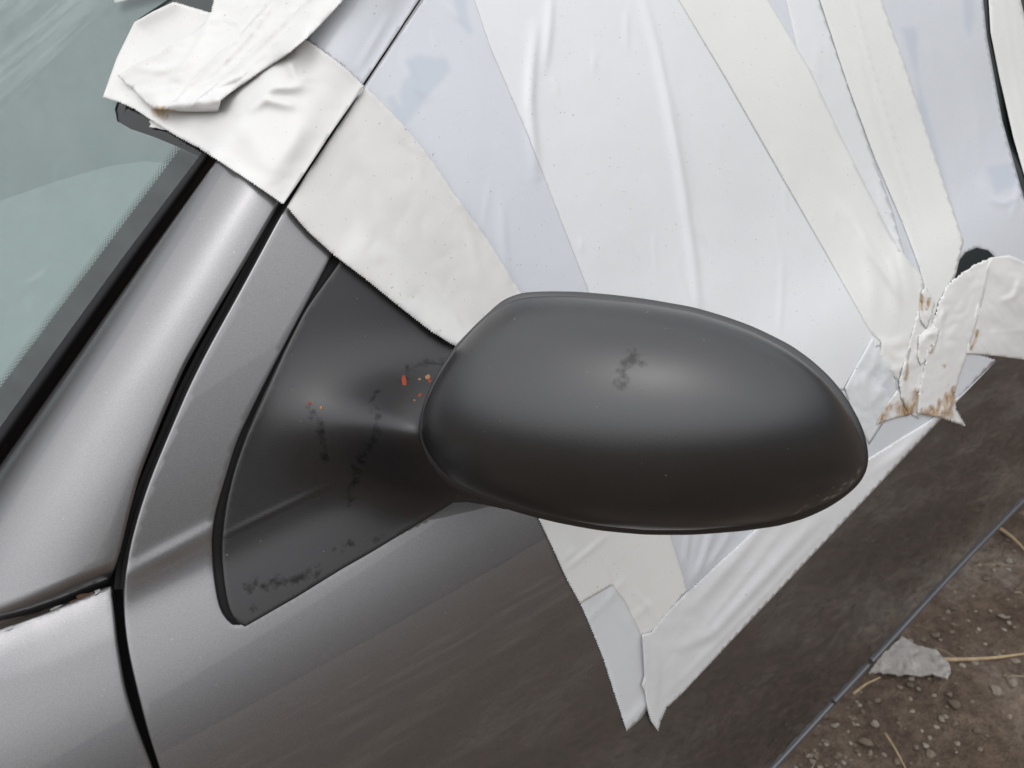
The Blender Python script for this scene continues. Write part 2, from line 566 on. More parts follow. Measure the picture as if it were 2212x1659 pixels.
# front door: lower skin, corner and window frame strip in one pressing
gapline = [tuple(p) for p in smooth_line(GAP_R, 90, 5)]
def sp(x, zp): return tuple(project(side_pt(x, zp))[0])
XR = 0.985          # rear edge of the front door
front_x0 = float(at_side([GAP_R[-1]])[0][0])
SILLPX = [(900, 2480), (1200, 2165), (1430, 1917), (1670, 1659), (1800, 1518), (1880, 1432), (1990, 1312), (2100, 1194), (2212, 1080), (2500, 790), (2800, 500)]
GAPX = [(2122, 1165), (2128, 1080), (2140, 986), (2150, 900), (2156, 820), (2160, 740)]
sill = [tuple(p) for p in sample([(900, 2480), (1200, 2165), (1430, 1917), (1670, 1659), (2212, 1080), (2500, 790), (2800, 500)], 40)]
gx_ = at_side([(2140, 986)])[0][0]
XR = float(gx_)
belt = [sp(x, .935) for x in np.linspace(2.2, .22, 44)]
frame_in = [(p[0] - 5, p[1] - 1) for p in smooth_line(SAIL_OUT, 60, 3)]
door_poly = gapline + sill + belt + [tuple(p) for p in SAIL_BOT[::-1][:-1]] + [(518, 1353)] + frame_in[::-1] + [(905, 230), (1090, -60), (1140, -150)]
door = body_panel('front_door', door_poly, M_PAINT, step=11, r=.0016, depth=.014, lift=lambda v: ridge(v, [(240, 1258), (320, 1212), (400, 1170), (480, 1128), (540, 1100)], 17, .0009, .35))

# window glass behind the tape, and a dark panel for the pillar gap
belt_up = [sp(x, .948) for x in np.linspace(1.6, .19, 26)]
glass_poly = [(735, 560), (905, 235), (1090, -60), (1140, -150), (2600, -150)] + belt_up + [(940, 1090), (700, 900)]
m, nt, p = mat('dark_window_glass')
p.inputs['Base Color'].default_value = (.02, .026, .026, 1)
p.inputs['Roughness'].default_value = .06
nn = noise_n(nt, 20, 3)
nt.links.new(ramp(nt, nn.outputs['Fac'], [(.3, (.05,) * 3), (.8, (.16,) * 3)]).outputs[0], p.inputs['Roughness'])
M_GLASSDARK = m
body_panel('window_glass', glass_poly, M_GLASSDARK, step=22, off=-.004, r=.001, depth=.003, parent=door)

body_panel('pillar_gap_dark', [(2105, -60), (2225, -60), (2260, 150), (2330, 440), (2225, 440), (2170, 330), (2130, 150)], M_GLASSDARK, step=14, off=.0004, r=.0003, depth=.0006, parent=door)  # dark panel put in for the shade inside the pillar gap
body_panel('handle_recess', [(2035, 600), (2060, 540), (2110, 515), (2170, 530), (2210, 600), (2190, 690), (2080, 700)], M_GLASSDARK, step=12, off=.0003, r=.0003, depth=.0006, parent=door)
# rubber seal around the mirror corner of the door
body_panel('door_seal', [tuple(p) for p in smooth_line(SAIL_OUT, 60, 3)] + [(540, 1352), (640, 1280)] + [tuple(p) for p in smooth_line([(640, 1200), (560, 1150), (600, 1000), (700, 800), (830, 520), (870, 400)], 30, 3)],
           M_RUBBER, step=12, off=-.0035, r=.001, depth=.004, parent=door)

# body shell seen inside the shut lines, and the rubber in the pillar channel
def side_band(name, left, right, m, off, parent=car, n=120, k=6):
    a = sample(left, n); b = sample(right, n)
    V = []; F = []
    for i in range(k + 1):
        px = a + (b - a) * i / k
        t = t_side(px) - off
        V.append(CP + t[:, None] * rays(px))
    V = np.concatenate(V)
    for i in range(k):
        for j in range(n - 1):
            F.append((i * n + j, i * n + j + 1, (i + 1) * n + j + 1, (i + 1) * n + j))
    return make(name, V, F, m, parent)

CH = [p for p in GAP_R]
side_band('body_shell', [(x - 55, y) for x, y in CH], [(x + 60, y) for x, y in CH], M_DARK, -.022)
chan = [p for p in GAP_R if p[1] < 1290]
side_band('pillar_seal', [(x - 13, y) for x, y in chan], [(x - 3, y) for x, y in chan], M_RUBBER, -.007)
side_band('pillar_seal', [(x - 26, y) for x, y in chan], [(x - 14, y) for x, y in chan], M_RUBBER, -.011)

# fender: rolls over to the top along the upper edge
def t_fender(px):
    t = t_side(px)
    d = dist_poly(px, FEN_T)
    P = CP + t[:, None] * rays(px)
    fall = np.clip(1 - d / 110, 0, 1)
    return t + .010 * fall ** 2.0
fen_poly = [tuple(p) for p in smooth_line(FEN_T, 50, 3)] + [(p[0] - 4, p[1]) for p in smooth_line(FEN_R, 50, 3)[1:]] + [(-500, 1950), (-800, 1950)]
body_panel('fender', fen_poly, M_PAINT, step=10, r=.0022, depth=.012, tfun=t_fender)
m_rust = flat('rusty_chip', (.13, .075, .045), .8)
m_bare = flat('bare_primer', (.42, .44, .43), .6)
for pl, mm in (([(165, 1281), (176, 1277), (190, 1276), (203, 1272), (196, 1279), (180, 1285), (168, 1290)], m_rust), ([(204, 1270), (216, 1266), (217, 1271), (206, 1278)], m_bare),
               ([(108, 1310), (122, 1303), (138, 1299), (126, 1307), (110, 1314)], m_bare), ([(10, 1350), (22, 1346), (36, 1344), (24, 1351), (8, 1357)], m_bare), ([(150, 1293), (168, 1288), (164, 1293), (152, 1298)], m_rust)):
    P_ = dense(pl, step=3, wob=.8); v_, F_ = tri(P_, 3)
    v_[:, 1] += 6
    make('paint_chip', CP + (t_fender(v_) - .0010)[:, None] * rays(v_), F_, mm, car)

# windscreen pillar: a rounded section swept between the shut line and the glass
def pillar():
    n, k = 110, 22
    G = sample(smooth_line([(x - 6, y) for x, y in PIL_R] + [(190, 1330), (120, 1420)], 110, 3), n)
    E = sample(smooth_line(SEAL_O + [(-330, 1475), (-480, 1690)], 110, 3), n)
    # lower end: pillar foot ends on the fender line
    Eend = E.copy()
    PG = at_side(G)
    PE = CP + t_ws(E, .004)[:, None] * rays(E)
    V = []
    for j in range(k + 1):
        s = j / k
        mid = (PG + PE) / 2
        W = np.linalg.norm(PG - PE, axis=1)[:, None]
        nrm = -rays(E) * 1.0
        nrm = WSN[None, :] * .5 + np.array([-.12, -.93, .35])[None, :] * .6
        nrm = nrm / np.linalg.norm(nrm, axis=1)[:, None]
        C = mid + nrm * W * .30
        V.append((1 - s) ** 2 * PG + 2 * s * (1 - s) * C + s * s * PE)
    V = np.concatenate(V)
    pv = project(V)
    dl = dist_poly(pv, FEN_T)
    below = pv[:, 1] > np.interp(pv[:, 0], [p[0] for p in FEN_T], [p[1] for p in FEN_T])
    sink = np.where(below, .022 + dl * .0003, .022 * np.clip(1 - dl / 45, 0, 1) ** 1.8)
    tt = -((V - CP) @ CB)
    V = CP + (V - CP) * ((tt + sink) / tt)[:, None]
    F = []
    for j in range(k):
        for i in range(n - 1):
            F.append((j * n + i, (j + 1) * n + i, (j + 1) * n + i + 1, j * n + i + 1))
    # make the faces look at the camera
    a, b, c = V[F[5][0]], V[F[5][1]], V[F[5][2]]
    if np.dot(np.cross(b - a, c - a), CP - a) < 0: F = [f[::-1] for f in F]
    supports.append((V, F))
    V2, F2, _ = skirt(V, F, .003, .012, 4)
    return make('windscreen_pillar', V2, F2, M_PAINT, car)
pillar()

# windscreen seal and glass
def ws_pt(px, off): return CP + t_ws(px, off)[:, None] * rays(px)
def strip(name, L, R, offs, m, parent, n=80):
    """band between two px lines on the windscreen plane; offs = heights across it"""
    a = sample(smooth_line(L, 80, 3), n); b = sample(smooth_line(R, 80, 3), n)
    k = len(offs) - 1
    V = np.concatenate([ws_pt(a + (b - a) * j / k, o) for j, o in enumerate(offs)])
    F = []
    for j in range(k):
        for i in range(n - 1): F.append((j * n + i, (j + 1) * n + i, (j + 1) * n + i + 1, j * n + i + 1))
    A = V[F[0][0]]; B = V[F[0][1]]; C = V[F[0][2]]
    if np.dot(np.cross(B - A, C - A), CP - A) < 0: F = [f[::-1] for f in F]
    return make(name, V, F, m, parent)
so2 = [(x + 10, y + 2) for x, y in SEAL_O]
strip('windscreen_seal', SEAL_I, so2, [.0012, .0016, .0006, -.002, -.006, -.011, -.015, -.019], M_RUBBER, car)

m, nt, p = mat('windscreen_glass')
out = nt.nodes['Material Output']
wc = nd(nt, 'ShaderNodeAttribute', attribute_name='glass_coord')
sep = nt.nodes.new('ShaderNodeSeparateXYZ'); nt.links.new(wc.outputs['Vector'], sep.inputs[0])
def mth(nt, op, a, b=None, c=None):
    n = nt.nodes.new('ShaderNodeMath'); n.operation = op
    for i, v in enumerate((a, b, c)):
        if v is None: continue
        if isinstance(v, (int, float)): n.inputs[i].default_value = v
        else: nt.links.new(v, n.inputs[i])
    return n.outputs[0]
# black ceramic band with a border of dots; x = along the edge, y = distance from the band (both in mm)
X, Y = sep.outputs[0], sep.outputs[1]
cell = 3.4
row = mth(nt, 'FLOOR', mth(nt, 'DIVIDE', Y, cell * .5))
sh = mth(nt, 'MULTIPLY', mth(nt, 'MODULO', mth(nt, 'ABSOLUTE', row), 2.0), .5)
fx = mth(nt, 'SUBTRACT', mth(nt, 'FRACT', mth(nt, 'ADD', mth(nt, 'DIVIDE', X, cell), sh)), .5)
fy = mth(nt, 'MULTIPLY', mth(nt, 'SUBTRACT', mth(nt, 'FRACT', mth(nt, 'DIVIDE', Y, cell * .5)), .5), .5)
dd = mth(nt, 'SQRT', mth(nt, 'ADD', mth(nt, 'MULTIPLY', fx, fx), mth(nt, 'MULTIPLY', fy, fy)))
rad = mth(nt, 'SUBTRACT', .34, mth(nt, 'MULTIPLY', Y, .028))
dot = mth(nt, 'LESS_THAN', dd, rad)
lim = mth(nt, 'LESS_THAN', Y, 8.4)
dot = mth(nt, 'MULTIPLY', dot, lim)
band = mth(nt, 'LESS_THAN', Y, 0.0)
frit = mth(nt, 'MAXIMUM', dot, band)
tr = nd(nt, 'ShaderNodeBsdfTransparent'); tr.inputs[0].default_value = (.77, .83, .82, 1)
gl = nd(nt, 'ShaderNodeBsdfGlossy', Roughness=.02)
df = nd(nt, 'ShaderNodeBsdfDiffuse'); df.inputs[0].default_value = (.007, .0075, .009, 1)
m1 = nt.nodes.new('ShaderNodeMixShader'); nt.links.new(frit, m1.inputs[0]); nt.links.new(tr.outputs[0], m1.inputs[1]); nt.links.new(df.outputs[0], m1.inputs[2])
fr = nd(nt, 'ShaderNodeFresnel', IOR=1.5)
m2 = nt.nodes.new('ShaderNodeMixShader'); nt.links.new(fr.outputs[0], m2.inputs[0]); nt.links.new(m1.outputs[0], m2.inputs[1]); nt.links.new(gl.outputs[0], m2.inputs[2])
nt.links.new(m2.outputs[0], out.inputs['Surface'])
M_WS = m
fa, fb = ws_pt(np.array([FRIT_I[0]]), 0)[0], ws_pt(np.array([FRIT_I[2]]), 0)[0]
fdir = (fb - fa) / np.linalg.norm(fb - fa)
fout = np.cross(WSN, fdir); fout /= np.linalg.norm(fout)
if np.dot(ws_pt(np.array([(0, 300)]), 0)[0] - fa, fout) < 0: fout = -fout
wpoly = [tuple(p) for p in smooth_line([(x + 16, y) for x, y in SEAL_I], 40, 3)] + [(-330, 1400), (-520, 1680), (-1500, 1900), (-1500, -400), (560, -400)]
P = dense(wpoly, step=20)
v, F = tri(P, 30)
V = ws_pt(v, 0)
supports.append((V, F))
gc = np.stack([(V - fa) @ fdir * 1000, (V - fa) @ fout * 1000, np.zeros(len(V))], 1)
make('windscreen', V, F, M_WS, car, True, {'glass_coord': gc})

# inside: the top of the dashboard and a pale sunshade lying against the glass
m_dash = flat('grey_dashboard', (.40, .43, .43), .7, 0, .03)
m_shade = flat('pale_interior', (.52, .555, .55), .8, 0, .03)
def ws_panel(name, poly, off, m, step=40):
    P = dense(poly, step=18); v, F = tri(P, step); V = ws_pt(v, off)
    return make(name, V, F, m, car)
EDGE_ = [(262, 200), (248, 236), (254, 262), (282, 279), (332, 296), (386, 318), (444, 344)]
ws_panel('sunshade', [(-700, -380), (500, -90), (300, 40)] + EDGE_ + [(294, 560), (162, 742), (30, 923), (-170, 1200), (-400, 1490), (-1500, 1880), (-1500, -380)], -.008, m_dash)
ws_panel('sunshade_flap', [(-700, 560), (-150, 495), (0, 434), (120, 392), (230, 360), (310, 348), (360, 352), (420, 380), (292, 560), (160, 742), (28, 923), (-172, 1200), (-400, 1490), (-1500, 1880), (-1500, 760)], -.005, m_shade)
ws_panel('dashboard', [(-1500, -380), (700, -380), (480, 420), (-300, 1500), (-1500, 1880)], -.16, flat('dark_dashboard', (.02, .026, .022), .8, 0, .1))

# ------------------------------------------------------------------ door mirror
mirror = bpy.data.objects.new('door_mirror', None); COL.objects.link(mirror); mirror.parent = car
MN = np.array([-.66, -.60, .455]); MN /= np.linalg.norm(MN)
M0 = np.array([.190, -.170, 1.065]) - CB * .03
def t_mir(px, off=0):
    d = rays(px)
    return ((M0 + MN * off - CP) @ MN) / (d @ MN)

def dome(name, outline, D, off, m, parent, back=0.0, pw=2.03, centre=(1390, 900), scuffs=None, lip=0.0, rings=34):
    n = 220
    o = np.asarray(outline, float); o = np.concatenate([o, o[:1]])
    o = sample(o, n + 1)[:-1]
    for _ in range(3): o = (np.roll(o, 1, 0) + 2 * o + np.roll(o, -1, 0)) / 4
    c = np.array(centre, float)
    ax = np.abs(o - c).max(0) * np.array([1.0, 1.02])
    ph = np.arctan2((o[:, 1] - c[1]) / ax[1], (o[:, 0] - c[0]) / ax[0])
    el = np.stack([ax[0] * np.cos(ph), ax[1] * np.sin(ph)], 1)      # the shell rounds off to an ellipse towards its crown
    V = []; PX = []
    if back > 0:
        for sc_, bk in ((.80, back), (.90, back * .98), (.955, back * .8), (.982, back * .45), (.995, back * .15)):
            q = c + (o - c) * sc_
            V.append(CP + (t_mir(q) + bk)[:, None] * rays(q)); PX.append(q)
    if lip > 0:
        V.append(CP + (t_mir(o) - off + lip)[:, None] * rays(o)); PX.append(o)
    for j in range(rings):
        s = math.sin(math.pi / 2 * j / rings)
        rho = (1 - s ** pw) ** (1 / pw)
        cc = c + np.array([-10, 20]) * s
        q = cc + ((o - c) * (1 - s) ** 1.4 + el * (1 - (1 - s) ** 1.4)) * rho
        V.append(CP + (t_mir(q) - off - D * s)[:, None] * rays(q)); PX.append(q)
    nr = len(V)
    ctr = c + np.array([-10, 20])
    apex = CP + (t_mir(ctr[None]) - off - D)[:, None] * rays(ctr[None])
    V = np.concatenate(V + [apex]); PX = np.concatenate(PX + [ctr[None]])
    F = []
    for j in range(nr - 1):
        for i in range(n):
            i2 = (i + 1) % n
            F.append((j * n + i, j * n + i2, (j + 1) * n + i2, (j + 1) * n + i))
    for i in range(n): F.append(((nr - 1) * n + i, (nr - 1) * n + (i + 1) % n, nr * n))
    a, b, cc = V[F[-1][0]], V[F[-1][1]], V[F[-1][2]]
    if np.dot(np.cross(b - a, cc - a), CP - a) < 0: F = [f[::-1] for f in F]
    at = {'scuff': blobs(PX, scuffs), 'scrape': blobs(PX, [([(1700, 1112), (1770, 1088), (1838, 1046), (1862, 1010)], 26)]) * .8} if scuffs else None
    return make(name, V, F, m, parent, True, at), (V, F)

hous, _ = dome('mirror_housing', MIR, .013, 0.0, M_HOUS, mirror, back=.045)
SC = [([(1372, 775), (1350, 800), (1340, 825)], 30), ([(1395, 780), (1380, 790)], 16), ([(1180, 728), (1195, 712)], 10), ([(1290, 860)], 8), ([(1310, 825)], 9), ([(1160, 945)], 8)]
cover, cvf = dome('mirror_cover', COV, .060, .0048, M_COVER, mirror, lip=.004, scuffs=SC)
# mirror glass set into the back
n = 120
o_ = sample(np.concatenate([np.asarray(MIR, float), np.asarray(MIR[:1], float)]), n + 1)[:-1]
c_ = np.array([1390., 900.]); q_ = c_ + (o_ - c_) * .80
Vg = CP + (t_mir(q_) + .0445)[:, None] * rays(q_)
cg = CP + (t_mir(c_[None]) + .043)[:, None] * rays(c_[None])
m_mg = flat('mirror_glass', (.8, .82, .84), .03, 1.0)
make('mirror_glass', np.concatenate([Vg, cg]), [(i, (i + 1) % n, n) for i in range(n)], m_mg, mirror)

# sail panel with the arm that swells out to the housing
TOPL = [(790, 603), (860, 660), (930, 715), (982, 747)]
def sail_lift(px):
    d1 = dist_poly(px, HOUS_L)
    ins = inside(px, MIR)
    d1 = np.where(ins, 0, d1)
    B = np.exp(-(d1 / 165) ** 1.5)
    y0 = 938 + (px[:, 0] - 930) * .12
    dy = px[:, 1] - y0
    C = np.exp(-(np.abs(dy) / np.where(dy < 0, 112, 115)) ** 2.0)
    H_ = np.array([(905., 930.), (918., 985.)])
    LIFT = float(np.mean(t_side(H_) - t_mir(H_))) - .012
    return LIFT * B * C + .0005
sail_poly = [(p[0] + 3, p[1]) for p in smooth_line(SAIL_IN, 60, 2)] + SAIL_BOT[1:] + [(1010, 1082), (1050, 1088), (1090, 1097), (1130, 1100), (1150, 1080), (1080, 1000), (1040, 860), (1060, 760), (1010, 740), (960, 700), (900, 655), (830, 590)]
SCS = [([(880, 800), (905, 787), (955, 782)], 14), ([(873, 820)], 14), ([(815, 850), (800, 862)], 12), ([(812, 890), (815, 920), (800, 960), (770, 1010), (755, 1080)], 17),
       ([(670, 880), (690, 930), (700, 990)], 16), ([(540, 1270), (620, 1255), (680, 1235)], 24), ([(545, 1320)], 14), ([(820, 1165)], 16), ([(760, 1170), (730, 1190)], 14)]
def sail_t(px): return t_side(px)
def build_sail():
    P = dense(sail_poly, step=6)
    v, F = tri(P, 7)
    E = neighbours(len(v), F)
    L = lap(sail_lift(v), E, 40)
    rd = ridge(v, [(470, 1162), (560, 1118), (640, 1080), (720, 1042)], 4, .0007, .3)
    t = t_side(v) - .0025 - L - rd
    V = CP + t[:, None] * rays(v)
    sc = blobs(v, SCS)
    supports.append((V, F))
    V2, F2, ex = skirt(V, F, .0012, .006, 2, [sc])
    make('sail_panel', V2, F2, M_SAIL, mirror, True, {'scuff': ex[0], 'scrape': np.zeros(len(V2))})
    return BVHTree.FromPolygons([Vector(x) for x in V], F)
sail_bvh = build_sail()

# crease moulded into the sail panel
def on_bvh(bvh, px, off):
    out = []
    for d in rays(px):
        L = np.linalg.norm(d)
        h = bvh.ray_cast(Vector(CP), Vector(d / L))
        out.append(CP + d / L * ((h[3] if h[3] else .66) - off))
    return np.array(out)

def decal(name, poly, bvh, off, m, parent, step=3, wob=.8):
    P = dense(poly, step=3, wob=wob); v, F = tri(P, step)
    V = on_bvh(bvh, v, off)
    V2, F2, _ = skirt(V, F, off * .4, off * .9, 1)
    return make(name, V2, F2, m, parent)
m_red = flat('orange_red_primer', (.24, .035, .014), .7)
m_tan = flat('tan_filler', (.30, .15, .06), .7)
chips = [([(869, 812), (874, 809), (878, 820), (877, 832), (871, 831), (868, 820)], m_red), ([(919, 812), (926, 808), (930, 813), (926, 819), (920, 818)], m_tan), ([(925, 820), (931, 818), (932, 824), (927, 827)], m_red),
         ([(904, 852), (910, 848), (912, 852), (905, 857)], m_red), ([(903, 818), (909, 816), (908, 821)], m_tan), ([(666, 869), (670, 868), (671, 872), (667, 873)], m_red), ([(691, 878), (695, 877), (695, 883), (692, 884)], m_tan),
         ([(893, 864), (896, 862), (897, 866)], m_tan)]
for pl, mm in chips: decal('paint_chip', pl, sail_bvh, .0005, mm, mirror, wob=.5)

# ------------------------------------------------------------------ sill trim
def tube(name, pts, r, m, parent, seg=10, flatten=1.0, taper=None):
    pts = np.asarray(pts, float)
    n = len(pts)
    V = []; F = []
    T = np.gradient(pts, axis=0); T /= np.linalg.norm(T, axis=1)[:, None]
    ref = np.array([0, 0, 1.0])
    for i in range(n):
        a = np.cross(T[i], ref); a /= max(np.linalg.norm(a), 1e-9)
        b = np.cross(a, T[i])
        rr = r * (taper[i] if taper is not None else 1)
        for k in range(seg):
            an = 2 * math.pi * k / seg
            V.append(pts[i] + rr * (a * math.cos(an) + b * math.sin(an) * flatten))
    for i in range(n - 1):
        for k in range(seg):
            k2 = (k + 1) % seg
            F.append((i * seg + k, i * seg + k2, (i + 1) * seg + k2, (i + 1) * seg + k))
    F.append(tuple(range(seg))[::-1]); F.append(tuple(range((n - 1) * seg, n * seg)))
    return make(name, V, F, m, parent)
m_trim = plastic('grey_trim', (.055, .058, .066), .30, False, 600, .05)
def sill_pt(px):
    # lower edge of the door: intersect the ray with the plane of the door bottom
    d = rays(px)
    y0 = -0.012
    return CP + (t_side(px) - .002)[:, None] * d
spx = smooth_line(SILLPX, 600, 2)
SP = sill_pt(spx)
b1 = [i for i in range(600) if spx[i, 0] < 1799]; b2 = [i for i in range(600) if 1800 < spx[i, 0] < 1879]; b3 = [i for i in range(600) if spx[i, 0] > 1880]
for part in (b1, b2, b3):
    tube('sill_trim', SP[part], .0034, m_trim, car, 12)
# rocker panel tucked under the trim
RV = []
for dy, dz in ((.004, -.003), (.012, -.010), (.03, -.03), (.06, -.09), (.30, -.12)):
    RV.append(SP + np.array([0, dy, dz]))
RV = np.concatenate(RV)
RF = []
for j in range(4):
    for i in range(599): RF.append((j * 600 + i, j * 600 + i + 1, (j + 1) * 600 + i + 1, (j + 1) * 600 + i))
make('rocker_panel', RV, RF, M_RUBBER, car)

# ------------------------------------------------------------------ tape and film
def build_bvh():
    V = []; F = []
    for v, f in supports:
        o = len(V)
        V.extend([Vector(x) for x in v]); F.extend([tuple(i + o for i in g) for g in f])
    return BVHTree.FromPolygons(V, F)
SUP = build_bvh()
def t_sup(px):
    d = rays(px)
    ts = t_side(px)
    out = np.empty(len(px))
    for i, r in enumerate(d):
        L = np.linalg.norm(r)
        h = SUP.ray_cast(Vector(CP), Vector(r / L))
        out[i] = h[3] / L if h[3] else ts[i]
    return out

# wrinkles that run through every layer over the window; (line, half width px, height mm, asymmetry)
WR = [
    ([(1158, 60), (1150, 150), (1146, 230), (1156, 330), (1160, 380)], 11, 3.2, .2),
    ([(1192, -20), (1188, 60), (1178, 150)], 9, 2.0, .2),
    ([(1385, -20), (1420, 100), (1450, 250), (1480, 420), (1500, 560), (1512, 690)], 10, 3.6, .25),
    ([(1440, 120), (1475, 330), (1490, 480)], 16, 1.0, 0),
    ([(985, 400), (1005, 460), (1040, 600)], 9, .9, .2),
    ([(1085, 430), (1092, 560), (1105, 640)], 10, .9, .2),
    ([(830, 235), (870, 300), (900, 330)], 7, .8, 0), ([(870, 120), (900, 190), (925, 210)], 9, .9, 0), ([(960, 10), (1000, 50)], 7, .8, 0),
    ([(1690, 560), (1688, 640), (1684, 720)], 6, .8, 0),
    ([(1850, 120), (1900, 300), (1960, 470), (1990, 560)], 10, 1.6, .3),
    ([(1720, 100), (1800, 280), (1870, 450)], 26, 1.2, 0),
    ([(1830, 340), (1880, 460), (1925, 560)], 14, 1.5, .2), ([(1860, 500), (1885, 600), (1890, 680)], 14, 2.2, .2), ([(1930, 520), (1940, 620), (1935, 700)], 13, 2.0, .2),
    ([(2140, 430), (2170, 440), (2200, 425)], 6, 1.6, 0), ([(2110, 390), (2150, 440)], 8, 1.2, 0), ([(2205, 380), (2195, 440), (2185, 470)], 6, 1.4, 0),
    ([(1360, 1160), (1400, 1290)], 26, .9, 0), ([(1205, 1150), (1270, 1280)], 22, 1.1, 0),
    ([(1655, 1130), (1580, 1220), (1500, 1310)], 13, 3.0, .2), ([(1700, 1130), (1600, 1260), (1510, 1370)], 8, 1.6, .3), ([(1770, 1120), (1640, 1260), (1540, 1370), (1470, 1400)], 13, 4.2, .2),
    ([(1780, 1150), (1640, 1300), (1500, 1440), (1440, 1500)], 7, 1.4, .3), ([(1490, 1130), (1480, 1210), (1494, 1265)], 6, 3.6, .2), ([(1545, 1130), (1520, 1210), (1490, 1270)], 8, 4.2, .2), ([(1515, 1130), (1500, 1200), (1490, 1260)], 4, 1.8, .2), ([(1590, 1130), (1555, 1190), (1510, 1250)], 6, 2.4, .3),
    ([(2060, 870), (1960, 960), (1890, 1050)], 12, 2.6, .2), ([(2000, 940), (1900, 1010), (1880, 1030)], 9, 2.0, .2), ([(2130, 790), (2000, 930), (1880, 1060)], 8, 1.5, .3),
    ([(1900, 740), (1890, 790), (1860, 830)], 9, 2.4, .2), ([(1920, 800), (1900, 850), (1880, 880)], 8, 1.8, .2),
    ([(1905, 770), (1925, 800), (1960, 790), (1975, 770)], 10, 3.0, .2), ([(1895, 735), (1930, 745), (1960, 730)], 10, 2.2, .2),
]
# places where the film lies tight on the glass and looks darker
BOND = [[(872, 130), (905, 118), (965, 128), (975, 150), (950, 180), (930, 200), (905, 235), (885, 258), (868, 240), (862, 205), (870, 175), (885, 160)],
        [(834, 212), (850, 206), (862, 222), (884, 246), (888, 258), (872, 272), (850, 245)], [(975, -20), (1005, -20), (1010, 30), (1022, 70), (1010, 75), (990, 45)],
        [(1948, 60), (1980, 60), (1985, 260), (2030, 480), (2070, 500), (2020, 300)], [(2075, -60), (2100, -60), (2105, 40), (2095, 80), (2085, 60)],
        [(2130, 360), (2190, 350), (2200, 400), (2150, 420)]]
rw = random.Random(5)
for k in range(16):            # tension creases running up from the knot over the handle
    a_ = math.radians(rw.uniform(96, 135)); r0 = rw.uniform(40, 120); r1 = r0 + rw.uniform(70, 260)
    b_ = a_ + rw.uniform(-.06, .06)
    WR.append(([(1985 + math.cos(a_) * r0, 700 - math.sin(a_) * r0), (1985 + math.cos((a_ + b_) / 2) * (r0 + r1) / 2, 700 - math.sin((a_ + b_) / 2) * (r0 + r1) / 2), (1985 + math.cos(b_) * r1, 700 - math.sin(b_) * r1)],
               rw.uniform(4, 11), rw.uniform(.5, 1.7), rw.uniform(-.3, .4)))
for k in range(34):            # small creases along the sheet
    x = rw.uniform(880, 2150); y = rw.uniform(0, 620); L = rw.uniform(25, 120); a_ = math.radians(rw.gauss(74, 14))
    WR.append(([(x, y), (x + math.cos(a_) * L * .5 + rw.uniform(-5, 5), y + math.sin(a_) * L * .5), (x + math.cos(a_) * L, y + math.sin(a_) * L)], rw.uniform(3, 8), rw.uniform(.25, .8), rw.uniform(-.3, .4)))
for k in range(14):            # under the mirror
    x = rw.uniform(1230, 1700); y = rw.uniform(1150, 1330); L = rw.uniform(40, 130); a_ = math.radians(rw.choice((62, 130)) + rw.uniform(-12, 12))
    WR.append(([(x, y), (x + math.cos(a_) * L * .5 + rw.uniform(-6, 6), y + math.sin(a_) * L * .5), (x + math.cos(a_) * L, y + math.sin(a_) * L)], rw.uniform(4, 9), rw.uniform(.4, 1.4), rw.uniform(-.3, .4)))

def Hglob(px):
    h = np.zeros(len(px))
    for pl, w, hh, asy in WR:
        p = np.array(pl)
        m_ = (px[:, 0] > p[:, 0].min() - 5 * w) & (px[:, 0] < p[:, 0].max() + 5 * w) & (px[:, 1] > p[:, 1].min() - 5 * w) & (px[:, 1] < p[:, 1].max() + 5 * w)
        if m_.any(): h[m_] += ridge(px[m_], pl, w, hh * .001, asy)
    nz = pnoise(px, 120, math.radians(65), 2.6, 3.1) * .0007 + pnoise(px, 46, math.radians(65), 2.2, 7.7) * .0002
    return h + nz

def sheet(name, poly, m, layer, label, cat, zig=(), step=9, extra=(), lift=None, front=False, smooth=0, stains=None, group=None, parent=None, noise_amp=0.0, seed=0., ang=65, edge=7, wob=0.0, tooth=5.4, amp=1.6, nsc=60, glob=1.0, bond=None):
    P = dense(poly, zig, step=edge, wob=wob, tooth=tooth, amp=amp)
    v, F = tri(P, step)
    t = np.minimum(t_sup(v), t_side(v, prof=YS)) if front == 'both' else (t_sup(v) if front else t_side(v, prof=YS))
    E = neighbours(len(v), F)
    if smooth: t = lap(t, E, smooth)
    h = .0009 + layer * .0004 + glob * Hglob(v)
    for pl, w, hh, asy in extra: h = h + ridge(v, pl, w, hh * .001, asy)
    if noise_amp: h = h + noise_amp * .001 * (pnoise(v, nsc, math.radians(ang), 2.0, seed) + .6 * np.abs(pnoise(v, nsc * .5, math.radians(ang + 30), 1.6, seed + 5)))
    if lift is not None: h = h + lift(v)
    V = CP + (t - h)[:, None] * rays(v)
    at = {'stain': blobs(v, stains)} if stains else {'stain': np.zeros(len(v))}
    at['bond'] = np.zeros(len(v))
    for pl in (bond or []):
        ins = inside(v, pl); d = dist_poly(v, pl + pl[:1])
        at['bond'] = np.maximum(at['bond'], np.clip(np.where(ins, .5 + d / 12, .5 - d / 12), 0, 1))
    o = make(name, V, F, m, None, True, at)
    md = o.modifiers.new('thickness', 'SOLIDIFY'); md.thickness = .00014; md.offset = -1
    if parent: o.parent = parent
    return tag(o, label, cat, group)

